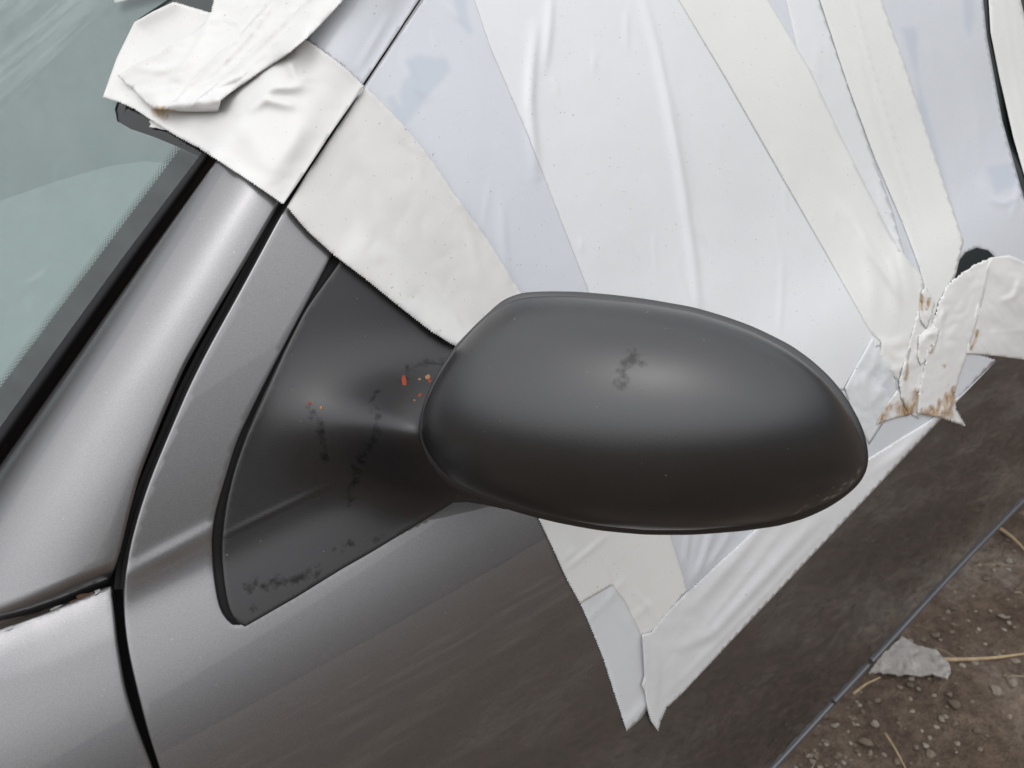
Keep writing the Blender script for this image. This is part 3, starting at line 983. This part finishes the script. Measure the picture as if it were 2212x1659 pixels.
# the hole edge over the handle recess is torn
sheet('plastic_film', [(788, 190), (850, 95), (914, 2), (945, -60), (2120, -60), (2124, 0), (2132, 80), (2145, 150), (2165, 260), (2190, 350), (2212, 430), (2330, 600), (2215, 575), (2150, 556), (2135, 541), (2110, 535), (2086, 545), (2070, 565),
      (2062, 602), (2085, 660), (2120, 766), (2150, 778), (2000, 938), (1830, 1118), (1700, 1257), (1560, 1405), (1450, 1518), (1420, 1500), (1390, 1380), (1330, 1250), (1290, 1100), (1275, 900), (1120, 690), (1050, 520), (960, 400), (870, 280)],
      M_FILM, 0, 'large bluish plastic film stretched over the whole side window under the tape strips', 'plastic film', step=6.5, zig=(17, 18, 19, 20), tooth=7, amp=1.6, bond=BOND)
sheet('plastic_sheet', [(1005, -60), (1060, 105), (1130, 268), (1168, 362), (1215, 485), (1275, 640), (1350, 830), (1600, 900), (1826, 842), (1870, 760), (1905, 745), (1870, 690), (1690, 385), (1440, -60)],
      M_SHEET, 1, 'wide white plastic sheet with long vertical wrinkles directly above the mirror', 'plastic sheet', step=6, edge=6)
sheet('grey_film_scrap', [(1884, 728), (1910, 745), (1932, 800), (1940, 850), (1915, 905), (1878, 960), (1845, 900), (1825, 838), (1850, 790)], M_GREYF, 2, 'crumpled grey film scrap against the outer end of the mirror', 'plastic film', step=6, noise_amp=3.2, seed=2., nsc=36)
sheet('tape_strip', [(1430, -60), (1466, 0), (1570, 172), (1690, 382), (1790, 556), (1868, 695), (1884, 722), (1904, 738), (1902, 765), (1912, 785), (1935, 818), (1944, 824), (1960, 790), (1975, 720), (2000, 660), (1995, 600), (1930, 520), (1820, 300), (1750, 150), (1660, 0), (1630, -60)],
      M_CREAM, 2, 'broad cream tape strip running diagonally down to the crumpled knot, left of a narrower strip', 'tape', zig=(0, 1, 2, 3, 4, 5, 6, 7, 8, 9), tooth=5, amp=1.2, step=8, extra=[([(1905, 745), (1940, 775), (1975, 765)], 10, 2.5, .2)])
sheet('film_strip', [(1692, -60), (1698, 0), (1725, 120), (1790, 262), (1850, 392), (1915, 500), (1960, 570), (1930, 460), (1880, 320), (1832, 180), (1771, 0), (1760, -60)], M_SHEET, 1, 'narrow pale film wedge between the broad and the narrow cream tape strips', 'plastic film', step=8)
sheet('tape_strip', [(1748, -60), (1771, 0), (1830, 180), (1890, 342), (1950, 482), (1985, 575), (2003, 640), (2012, 700), (2030, 660), (2050, 622), (2066, 590), (2082, 520), (2022, 340), (1952, 130), (1905, 0), (1885, -60)],
      M_CREAM, 3, 'narrow cream tape strip with a long lengthwise fold ending beside the dark torn hole', 'tape', zig=(0, 1, 2, 3, 4), tooth=5, amp=1.0, step=7, extra=[([(1832, -60), (1880, 130), (1940, 330), (1985, 470)], 5, 1.6, .7), ([(1790, -60), (1850, 150), (1920, 360)], 20, 1.0, 0)])
sheet('tape_strip', [(2128, -60), (2136, 0), (2140, 70), (2160, 170), (2190, 300), (2225, 420), (2300, 420), (2240, 150), (2205, 0), (2190, -60)],
      M_CREAM, 5, 'white tape strip past the dark door pillar gap in the top corner', 'tape', step=8, extra=[([(2165, -40), (2190, 150), (2230, 330)], 5, 1.2, .3), ([(2185, -40), (2210, 150)], 4, 1., .3)])
# knot of torn strips over the handle
sheet('tape_strip', [(2140, 556), (2180, 551), (2215, 566), (2330, 592), (2330, 790), (2212, 777), (2150, 769), (2088, 764), (2095, 720), (2113, 650), (2122, 600)],
      M_WHITE, 4, 'crumpled white tape piece lying right of the dark torn hole, stuck over the door', 'tape', step=5, noise_amp=3.2, seed=9., nsc=40, extra=[([(2160, 650), (2190, 640), (2205, 600)], 7, 3.2, .2), ([(2200, 610), (2215, 700), (2240, 780)], 6, 2.4, .3), ([(2125, 720), (2212, 712)], 3, .8, .4)], stains=[([(2112, 715), (2098, 755)], 5)], ang=20)
sheet('tape_strip', [(1990, 638), (2026, 688), (2010, 760), (1992, 850), (1985, 905), (1960, 890), (1946, 858), (1942, 825), (1950, 795), (1972, 715)],
      M_WHITE, 4, 'short torn tape strip in the knot, with a brown glue stain at its curled foot', 'tape', step=5, wob=1.6, edge=4, noise_amp=4.0, seed=4., nsc=32, stains=[([(1982, 850), (1966, 888)], 18), ([(1990, 645), (1996, 668)], 9), ([(1992, 740), (1988, 770)], 11), ([(1948, 868), (1960, 884)], 11), ([(1962, 780), (1956, 820)], 5)], ang=80,
      extra=[([(1955, 800), (1950, 840), (1962, 880)], 7, 3., .3)])
sheet('tape_scrap', [(1893, 918), (1912, 880), (1938, 842), (1962, 862), (1975, 890), (1962, 898), (1935, 903)], M_WHITE, 5, 'small brown stained tape scrap at the foot of the knot beside the mirror tip', 'tape', step=5, noise_amp=1.4, seed=14.,
      stains=[([(1905, 905), (1918, 880)], 18), ([(1950, 885), (1960, 890)], 24)])
sheet('tape_strip', [(2141, 557), (2128, 620), (2113, 685), (2090, 762), (2072, 815), (2062, 850), (2066, 885), (2086, 921), (2055, 910), (2030, 902), (2005, 897), (1982, 893), (1985, 850), (1996, 800), (2004, 740), (2018, 690), (2030, 650), (2046, 616), (2080, 588), (2112, 568)],
      M_WHITE, 6, 'torn white tape strip hanging past the dark hole, brown glue on its end', 'tape', zig=(0, 1, 2, 3, 4, 5, 6, 7, 8, 9, 10, 11), tooth=5, amp=1.9, wob=2.2, edge=4, step=5, noise_amp=3.0, seed=6., ang=95, nsc=36,
      stains=[([(2000, 893), (2052, 893)], 17), ([(2052, 895), (2060, 838)], 11), ([(2040, 895), (2046, 852)], 8), ([(2026, 895), (2030, 866)], 8), ([(2012, 893), (2014, 878)], 8), ([(2010, 760), (2014, 735)], 9), ([(2040, 790)], 6)], lift=lambda v: .004 * sst(840, 920, v[:, 1]),
      extra=[([(2040, 640), (2035, 700), (2030, 760)], 4, 1.4, .4), ([(2028, 690), (2050, 665)], 6, 1.6, 0)])
sheet('tape_scrap', [(1992, 628), (2000, 618), (2012, 640), (2020, 655), (2010, 690), (2002, 710), (1988, 690), (1986, 655)], M_WHITE, 7, 'torn tan edged shard where the two cream strips meet above the knot', 'tape', step=4, wob=1.5, edge=4, noise_amp=2.5, seed=61., nsc=20,
      stains=[([(1990, 640), (1990, 668)], 8), ([(2008, 645), (2002, 668)], 5)])
sheet('tape_scrap', [(1985, 725), (2000, 712), (2022, 704), (2030, 715), (2022, 745), (2002, 775), (1990, 790), (1982, 770)], M_CREAM, 7, 'small yellowed curl of tape in the middle of the knot', 'tape', step=4, wob=1.2, edge=4, noise_amp=3.0, seed=67., nsc=24,
      extra=[([(1992, 740), (2005, 722), (2025, 716)], 7, 3., .3)])
# strip over door corner, right of the shut line
sheet('tape_strip', [(620, 447), (658, 383), (722, 286), (790, 188), (832, 228), (882, 281), (932, 345), (976, 411), (1050, 512), (1127, 636), (1125, 680), (1010, 765)] + [(982, 747), (930, 715), (860, 660), (790, 603), (720, 550), (660, 495)],
      M_WARM, 3, 'white pinked edge tape strip on the door corner, running down behind the mirror', 'tape', zig=(3, 4, 5, 6, 7, 8, 12, 13, 14, 15, 16, 17), step=7, noise_amp=1.3, seed=21., nsc=110, ang=50, front='both', smooth=30,
      extra=[([(800, 530), (840, 560), (900, 640)], 22, 2.6, .2), ([(940, 610), (985, 680), (1000, 715)], 6, 1.2, .4), ([(760, 300), (880, 430), (960, 560)], 40, 1.8, 0)], lift=lambda v: .0016 + .0045 * np.exp(-(dist_poly(v, TAPE_A_BOT + [(1020, 775)]) / 45) ** 2))
# film left of the shut line
sheet('film_strip', [(664, 88), (690, 40), (740, -60), (940, -60), (906, -2), (840, 98), (781, 186), (735, 140)], M_FILM, 1, 'bluish film patch between the shut line and the crumpled corner tape', 'plastic film', step=8, front=True, smooth=12,
      extra=[([(770, 150), (840, 30)], 8, 1.0, .3)])
sheet('tape_strip', [(612, 441), (548, 397), (470, 346), (430, 320), (380, 293), (330, 262), (290, 235), (262, 222), (222, 210), (252, 125), (290, 48), (330, 25), (375, 4), (455, 28), (560, 60), (662, 86), (702, 113), (750, 150), (786, 186), (718, 283), (654, 380)],
      M_WARM, 2, 'wide white pinked edge tape strip across the pillar, ending in a fold on the windscreen', 'tape', zig=(0, 1, 2, 3, 4, 5, 6, 7, 12, 15, 16, 17), step=7, front=True, smooth=60, noise_amp=1.6, seed=31., nsc=100, ang=10, glob=0.,
      lift=lambda v: .004 + .006 * np.exp(-(dist_poly(v, [(222, 208), (290, 46), (375, 4)]) / 26) ** 2) + .004 * np.exp(-(dist_poly(v, TAPE_A_BOT[:1] + [(470, 345), (330, 262), (222, 210)]) / 16) ** 2),
      extra=[([(540, 215), (590, 188), (660, 185)], 11, 6., .3), ([(530, 240), (575, 214), (640, 228)], 10, 5., .3), ([(520, 260), (560, 330), (600, 400)], 30, 3., 0), ([(660, 260), (620, 330), (600, 380)], 24, 2.6, 0), ([(620, 120), (640, 170), (670, 165)], 10, 3.5, .2), ([(650, 100), (625, 150)], 14, 3., 0)],
      stains=[([(335, 238), (355, 248)], 14)])
def crumple_lift(v):
    h = .010 + .014 * np.exp(-(dist_poly(v, [(345, 232), (410, 224), (472, 218)]) / 20) ** 2)
    h = h + .007 * np.exp(-(dist_poly(v, [(475, 215), (520, 182), (600, 130), (660, 82)]) / 24) ** 2)
    h = h - .006 * np.exp(-(dist_poly(v, [(440, 70), (500, 40), (600, -40)]) / 60) ** 2)
    return h
crum = sheet('crumpled_tape', [(456, 26), (476, -60), (800, -60), (742, 0), (702, 44), (662, 84), (625, 115), (572, 150), (522, 184), (492, 203), (477, 218), (472, 241), (410, 241), (350, 239), (330, 234), (305, 215), (288, 192), (272, 182), (253, 163), (300, 135), (345, 115), (376, 92), (412, 75), (440, 50)],
      M_WARM, 5, 'crumpled white tape end with a rolled flap, loose on top of the wider corner strip', 'tape', zig=(0, 2, 3, 4, 5, 6, 7, 8, 9, 14, 15, 16, 21, 22, 23), step=6, front=True, smooth=40, noise_amp=2.4, seed=41., ang=-50, nsc=46, glob=0., lift=crumple_lift,
      extra=[([(420, 160), (500, 90), (610, -50)], 9, 6.5, .5), ([(400, 200), (480, 160), (640, 10), (700, -60)], 5, 3.6, .5), ([(400, 222), (500, 172), (690, 10)], 6, 4.6, .5), ([(370, 180), (420, 110), (455, 45)], 12, 6., .3), ([(290, 205), (380, 190)], 8, 3., .2), ([(300, 150), (360, 150), (400, 130)], 9, 3., .2), ([(350, 228), (410, 205), (520, 165), (600, 110)], 4, 3., .6)],
      stains=[([(335, 236), (375, 240)], 13)])
RE_ = [(471, 238), (477, 216), (522, 182), (572, 148), (626, 113), (663, 82), (703, 42), (743, -2), (800, -60)]
sheet('tape_layer', [(640, -60), (560, 30), (500, 90), (440, 145), (408, 180), (384, 212), (352, 236), (410, 239)] + RE_, M_WARM, 6, None, None, zig=tuple(range(10, 15)), step=6, front=True, smooth=40, noise_amp=2.2, seed=43., ang=-50, nsc=40, glob=0., parent=crum,
      lift=lambda v: crumple_lift(v) + .0016 * np.exp(-(dist_poly(v, [(640, -60), (500, 90), (384, 212)]) / 9) ** 2), extra=[([(600, 0), (520, 100), (440, 180)], 7, 3., .4), ([(440, 232), (455, 215), (480, 200)], 7, 2., 0)])
sheet('tape_layer', [(728, -60), (645, 18), (562, 97), (500, 152), (455, 192), (428, 212), (408, 236)] + RE_, M_WARM, 7, None, None, zig=tuple(range(9, 14)), step=6, front=True, smooth=40, noise_amp=2.0, seed=47., ang=-50, nsc=40, glob=0., parent=crum,
      lift=lambda v: crumple_lift(v) + .0012 + .002 * np.exp(-(dist_poly(v, [(728, -60), (562, 97), (428, 212)]) / 8) ** 2), extra=[([(700, 0), (600, 95), (520, 160)], 6, 2.4, .4)])
sheet('tape_scrap', [(247, 7), (243, -10), (300, -60), (420, -60), (330, -14)], M_WARM, 2, 'pointed white tape tip poking into the top edge over the windscreen', 'tape', step=8, front=True, glob=0.)
# lower end below the mirror
sheet('tape_strip', [(1150, 1090), (1164, 1121), (1195, 1186), (1225, 1252), (1255, 1306), (1284, 1374), (1305, 1427), (1326, 1493), (1344, 1549), (1354, 1580), (1386, 1552), (1410, 1512), (1440, 1470), (1440, 1400), (1487, 1276), (1478, 1250), (1466, 1212), (1446, 1148), (1430, 1080)],
      M_GREYF, 2, 'pale blue grey tape strip hanging to a single point on the door below the mirror', 'tape', zig=(0, 1, 2, 3, 4, 5, 6, 7, 8, 14, 15, 16), step=7, extra=[([(1340, 1575), (1375, 1545), (1410, 1500)], 12, 3., 0)])
sheet('tape_strip', [(1150, 1090), (1164, 1121), (1195, 1186), (1225, 1252), (1254, 1304), (1323, 1264), (1350, 1302), (1374, 1350), (1386, 1378), (1410, 1368), (1440, 1330), (1484, 1277), (1478, 1250), (1466, 1212), (1446, 1148), (1432, 1085)],
      M_CREAM, 3, 'creamy upper layer of tape directly below the mirror, over the pointed pale strip', 'tape', zig=(0, 1, 2, 3, 11, 12, 13, 14), step=6)
sheet('tape_strip', [(1406, 1366), (1440, 1325), (1476, 1286), (1502, 1264), (1542, 1226), (1592, 1180), (1640, 1135), (1780, 1050), (1900, 975), (2008, 908), (2080, 850), (2152, 779), (2000, 940), (1830, 1120), (1700, 1258), (1560, 1406), (1470, 1502), (1441, 1528), (1428, 1556), (1422, 1580), (1405, 1556), (1396, 1520), (1394, 1496), (1386, 1480), (1392, 1460), (1390, 1420), (1387, 1371)],
      M_SHEET, 4, 'long folded tape strip along the slanting lower edge of the covering, with a curled tip', 'tape', zig=(0, 1, 2, 3, 4, 5, 15, 16, 17, 18, 20, 21), step=6, stains=None, noise_amp=1.4, seed=51.,
      extra=[([(1412, 1380), (1420, 1450), (1415, 1540)], 10, 2.2, .2), ([(1465, 1290), (1475, 1330), (1480, 1360)], 4, 1.4, .3)], lift=lambda v: .004 * np.exp(-(dist_poly(v, [(1388, 1370), (1392, 1500), (1420, 1580)]) / 18) ** 2))

# clear hazy film over the windscreen
m, nt, p = mat('hazy_clear_film')
out = nt.nodes['Material Output']
co = objco(nt)
tr = nd(nt, 'ShaderNodeBsdfTransparent'); tr.inputs[0].default_value = (.93, .96, .95, 1)
df = nd(nt, 'ShaderNodeBsdfDiffuse'); df.inputs[0].default_value = (.62, .70, .69, 1)
gl = nd(nt, 'ShaderNodeBsdfGlossy', Roughness=.12)
mp = nd(nt, 'ShaderNodeMapping'); nt.links.new(co, mp.inputs[0]); mp.inputs['Scale'].default_value = (30, 4, 30)
n1 = noise_n(nt, 1.2, 5, .65, mp.outputs[0]); n2 = noise_n(nt, 7, 3, .5, co)
hz = ramp(nt, n1.outputs['Fac'], [(.35, (.07,) * 3), (.66, (.11,) * 3), (.80, (.2,) * 3)]).outputs[0]
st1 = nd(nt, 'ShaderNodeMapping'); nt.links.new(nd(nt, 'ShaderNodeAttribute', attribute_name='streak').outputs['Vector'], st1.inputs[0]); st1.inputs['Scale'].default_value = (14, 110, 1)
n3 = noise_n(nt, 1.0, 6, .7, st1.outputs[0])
sm_ = ragged(nt, attr(nt, 'residue_glare'), n3.outputs['Fac'], .75, 2.4, .30, 1.0)  # pale film residue, with the upper left glare painted into the haze
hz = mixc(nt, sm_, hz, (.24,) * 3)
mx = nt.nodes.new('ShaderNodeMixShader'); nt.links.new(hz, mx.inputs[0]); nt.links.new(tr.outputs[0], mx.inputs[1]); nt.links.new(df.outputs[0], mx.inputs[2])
fr = nd(nt, 'ShaderNodeFresnel', IOR=1.35)
m2 = nt.nodes.new('ShaderNodeMixShader'); nt.links.new(fr.outputs[0], m2.inputs[0]); nt.links.new(mx.outputs[0], m2.inputs[1]); nt.links.new(gl.outputs[0], m2.inputs[2])
nt.links.new(m2.outputs[0], out.inputs['Surface'])
M_HAZE = m
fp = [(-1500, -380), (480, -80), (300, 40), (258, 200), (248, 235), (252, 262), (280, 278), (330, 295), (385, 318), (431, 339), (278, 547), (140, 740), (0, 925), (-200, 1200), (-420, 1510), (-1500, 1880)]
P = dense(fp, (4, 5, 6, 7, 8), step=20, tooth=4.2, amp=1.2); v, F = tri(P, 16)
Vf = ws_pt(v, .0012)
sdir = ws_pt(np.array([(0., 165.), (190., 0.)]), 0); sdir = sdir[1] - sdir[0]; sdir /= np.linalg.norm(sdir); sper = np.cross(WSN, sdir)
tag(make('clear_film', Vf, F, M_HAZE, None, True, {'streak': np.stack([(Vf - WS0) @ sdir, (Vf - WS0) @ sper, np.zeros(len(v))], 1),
    'residue_glare': np.maximum(blobs(v, [([(-150, 300), (0, 165), (90, 90), (190, -20)], 75), ([(-100, 60), (60, -40)], 110)]), .55 * blobs(v, [([(60, 660), (90, 670)], 26), ([(60, 600), (85, 590)], 20)]))}), 'hazy clear film with a pinked edge stuck over most of the windscreen', 'plastic film')
# torn white shred on the bare glass
P = dense([(322, 262), (330, 256), (345, 262), (375, 275), (372, 280), (352, 280), (336, 276), (322, 274), (326, 268)], (), step=3, wob=1.2); v, F = tri(P, 4)
o = make('torn_shred', ws_pt(v, .0016), F, M_WARM, None, True, {'stain': np.zeros(len(v))})
o.modifiers.new('thickness', 'SOLIDIFY').thickness = .0004
tag(o, 'tiny torn white tape shred on the dark bare patch of windscreen', 'tape')

# ------------------------------------------------------------------ ground
m, nt, p = mat('brown_dirt')
co = objco(nt)
a = noise_n(nt, 2.2, 6, .62, co); b = noise_n(nt, 38, 6, .7, co); c2 = noise_n(nt, 190, 3, .6, co)
col = ramp(nt, a.outputs['Fac'], [(.32, (.12, .086, .063)), (.5, (.18, .135, .104)), (.66, (.34, .285, .24))]).outputs[0]
col = mixc(nt, .7, col, ramp(nt, b.outputs['Fac'], [(.32, (.40, .38, .36)), (.5, (.92,) * 3), (.70, (1.6, 1.56, 1.5))]).outputs[0], 'MULTIPLY')
col = mixc(nt, ramp(nt, c2.outputs['Fac'], [(.66, (0,) * 3), (.70, (.5,) * 3)]).outputs[0], col, (.30, .26, .21))
nt.links.new(col, p.inputs['Base Color'])
p.inputs['Roughness'].default_value = .95
p.inputs['Specular IOR Level'].default_value = .2
nt.links.new(bump(nt, c2.outputs['Fac'], .5, .006, bump(nt, b.outputs['Fac'], .8, .03)), p.inputs['Normal'])
M_DIRT = m
GX0, GX1, GY0, GY1 = .2, 3.4, -2.6, .9
nx, ny = 190, 200
V = []; 
def gz(x, y):
    e = min(1, (x - GX0) / .3, (GX1 - x) / .3, (y - GY0) / .3, (GY1 - y) / .3)
    e = max(e, 0)
    return e * (.03 * noise.noise(Vector((x * 1.7, y * 1.7, 1))) + (.016 * noise.noise(Vector((x * 7, y * 7, 2)))) + .009 * noise.noise(Vector((x * 23, y * 23, 3)))) + .002
for j in range(ny + 1):
    for i in range(nx + 1):
        x = GX0 + (GX1 - GX0) * i / nx; y = GY0 + (GY1 - GY0) * j / ny
        V.append((x, y, gz(x, y)))
F = [(j * (nx + 1) + i, j * (nx + 1) + i + 1, (j + 1) * (nx + 1) + i + 1, (j + 1) * (nx + 1) + i) for j in range(ny) for i in range(nx)]
n0 = len(V)
# the same sheet carried on to the horizon: a ring of strips round the fine patch
B = 250
V += [(-B, -B, -.004), (B, -B, -.004), (B, B, -.004), (-B, B, -.004)]
c0, c1, c2_, c3 = 0, nx, ny * (nx + 1) + nx, ny * (nx + 1)
F += [tuple([n0, n0 + 1] + list(range(nx, -1, -1))),
      tuple([n0 + 1, n0 + 2] + [j * (nx + 1) + nx for j in range(ny, -1, -1)]),
      tuple([n0 + 2, n0 + 3] + [ny * (nx + 1) + i for i in range(0, nx + 1)]),
      tuple([n0 + 3, n0] + [j * (nx + 1) for j in range(0, ny + 1)])]
tag(make('ground', V, F, M_DIRT), kind='structure')

def g_at(px):
    d = rays([px])[0]
    P = CP + d * ((0 - CP[2]) / d[2])
    return P[0], P[1]

def rock_mesh(seed, name, sq):
    bm = bmesh.new()
    bmesh.ops.create_icosphere(bm, subdivisions=2, radius=1)
    for q in bm.verts:
        k = 1 + .38 * noise.noise(q.co * 1.1 + Vector((seed * 7.3, 0, 0))) + .2 * noise.noise(q.co * 2.6 + Vector((0, seed * 3.1, 0)))
        q.co = q.co * k
        q.co.z *= sq
    for f in bm.faces: f.smooth = seed % 2 == 0
    me = bpy.data.meshes.new(name); bm.to_mesh(me); bm.free()
    return me
m_st = []
for i, c in enumerate([(.23, .195, .155), (.17, .135, .10), (.29, .255, .215), (.13, .10, .075)]):
    m_st.append(flat('stone_%s' % 'abcd'[i], c, .9))
rocks = []
for i in range(8):
    me = rock_mesh(i + 1, 'stone', rnd.uniform(.4, .7)); me.materials.append(m_st[i % 4]); rocks.append(me)
# big pebbles seen right below the sill
big = [(2165, 1330, .013), (2020, 1375, .012), (2105, 1430, .013), (2060, 1530, .016), (2150, 1495, .016), (1868, 1600, .017), (1890, 1562, .011), (1965, 1480, .012), (2185, 1475, .017), (1780, 1550, .012), (2000, 1610, .01), (2110, 1580, .011),
       (2195, 1420, .012), (2130, 1250, .011), (2180, 1210, .012), (2060, 1310, .01), (2035, 1550, .011), (1940, 1640, .013)]
for i, (x, y, s) in enumerate(big):
    gx, gy = g_at((x, y))
    o = bpy.data.objects.new('stone', rocks[i % 8]); COL.objects.link(o)
    o.location = (gx, gy, gz(gx, gy) + s * .25); s *= .62; o.scale = (s * 1.2, s * .9, s * .8); o.rotation_euler = (rnd.uniform(-.3, .3), rnd.uniform(-.3, .3), rnd.uniform(0, 6))
    tag(o, 'pale pebble, one of the larger ones lying on the bare dirt beyond the sill', 'stone', 'larger pebbles on the dirt')
for i in range(170):
    x = rnd.uniform(1690, 2230); y = 1659 - (x - 1670) * 1.07 + abs(rnd.gauss(0, 1)) * 230 + 30
    if y > 1680: y = rnd.uniform(1659 - (x - 1670) * 1.0 + 40, 1680)
    gx, gy = g_at((x, y)); s = rnd.uniform(.0025, .0055)
    o = bpy.data.objects.new('stone', rocks[rnd.randrange(8)]); COL.objects.link(o)
    o.location = (gx, gy, gz(gx, gy) + s * .2); o.scale = (s * rnd.uniform(.8, 1.5), s, s * .8); o.rotation_euler = (rnd.uniform(-.4, .4), rnd.uniform(-.4, .4), rnd.uniform(0, 6))
    tag(o, 'tiny stone among many scattered over the brown dirt beside the car', 'stone', 'small stones on the dirt')
# fine gravel and litter, uncountable
bm = bmesh.new()
for i in range(1900):
    x = rnd.uniform(GX0 + .1, GX1 - .2); y = rnd.uniform(GY0 + .3, .5); s = rnd.uniform(.002, .006) * (1.8 if rnd.random() < .1 else 1)
    r = bmesh.ops.create_icosphere(bm, subdivisions=1, radius=s)
    z = gz(x, y)
    for q in r['verts']:
        q.co = Vector((q.co.x * 1.3, q.co.y, q.co.z * .7)) * rnd.uniform(.75, 1.2) + Vector((x, y, z + s * .2))
me = bpy.data.meshes.new('gravel'); bm.to_mesh(me); bm.free(); me.materials.append(m_st[1])
o = bpy.data.objects.new('gravel', me); COL.objects.link(o); tag(o, 'fine gravel strewn over the dirt', 'gravel', kind='stuff')

bm = bmesh.new()
for i in range(150):
    x = rnd.uniform(GX0 + .1, GX1 - .3); y = rnd.uniform(GY0 + .3, .4); a_ = rnd.uniform(0, 6.28); L_ = rnd.uniform(.01, .06); w_ = rnd.uniform(.0005, .0012)
    z = gz(x, y) + .004
    p0 = Vector((x, y, z)); p2 = p0 + Vector((math.cos(a_) * L_, math.sin(a_) * L_, rnd.uniform(-.004, .012))); p1 = (p0 + p2) / 2 + Vector((rnd.uniform(-.006, .006), rnd.uniform(-.006, .006), .003))
    sd_ = Vector((-math.sin(a_), math.cos(a_), 0)) * w_; up_ = Vector((0, 0, w_ * 1.4))
    rg_ = [[bm.verts.new(q + o_) for o_ in (sd_, up_, -sd_)] for q in (p0, p1, p2)]
    for r0_, r1_ in zip(rg_[:-1], rg_[1:]):
        for k in range(3): bm.faces.new((r0_[k], r0_[(k + 1) % 3], r1_[(k + 1) % 3], r1_[k]))
me = bpy.data.meshes.new('straw_litter'); bm.to_mesh(me); bm.free(); me.materials.append(flat('old_straw', (.34, .27, .18), .8))
o = bpy.data.objects.new('straw_litter', me); COL.objects.link(o); tag(o, 'short bits of dry straw scattered over the dirt', 'straw litter', kind='stuff')
# dry straws
m_straw = flat('dry_straw', (.40, .30, .18), .7)
def straw(px, r, label, h=.008):
    pts = []
    for i, q in enumerate(px):
        x, y = g_at(q); pts.append((x, y, gz(x, y) + h + .004 * math.sin(i * 1.7)))
    pts = smooth_line(pts, 16, 1)
    o = tube('straw', pts, r, m_straw, None, 7, 1, np.linspace(1, .55, len(pts)))
    tag(o, label, 'straw', 'dry straws on the dirt')
straw([(2034, 1441), (2100, 1432), (2150, 1424), (2225, 1408)], .0042, 'long thick pale straw starting at the end of the grey wrapper')
straw([(1842, 1502), (1870, 1484), (1900, 1470)], .0028, 'short straw lying on the near side of the grey wrapper', .012)
straw([(1912, 1585), (1935, 1625), (1960, 1665)], .0024, 'thin straw at the bottom edge, lying towards the corner')
straw([(2155, 1150), (2185, 1170), (2215, 1195)], .005, 'broad flat dry stem near the top of the visible dirt')

# crumpled grey wrapper
WP = [(1875, 1460), (1905, 1425), (1945, 1392), (1965, 1404), (2018, 1424), (2046, 1452), (2049, 1472), (2042, 1488), (2010, 1475), (1960, 1470), (1915, 1464)]
P = dense(WP, step=5); v, F = tri(P, 5)
V = []
ns = pnoise(v, 22, 1.2, 1, 3.) ; ns2 = pnoise(v, 9, 1.2, 1.8, 8.)
for (x, y), a, b in zip(v, ns, ns2):
    gx, gy = g_at((x, y)); V.append((gx, gy, gz(gx, gy) + .012 + .007 * abs(a) + .004 * b))
m_wr = flat('grey_wrapper', (.36, .335, .315), .38, 0, .15)
o = make('wrapper', V, F, m_wr, None, False)
o.modifiers.new('thickness', 'SOLIDIFY').thickness = .003
tag(o, 'crumpled grey wrapper lying on the dirt half under the car sill', 'wrapper')
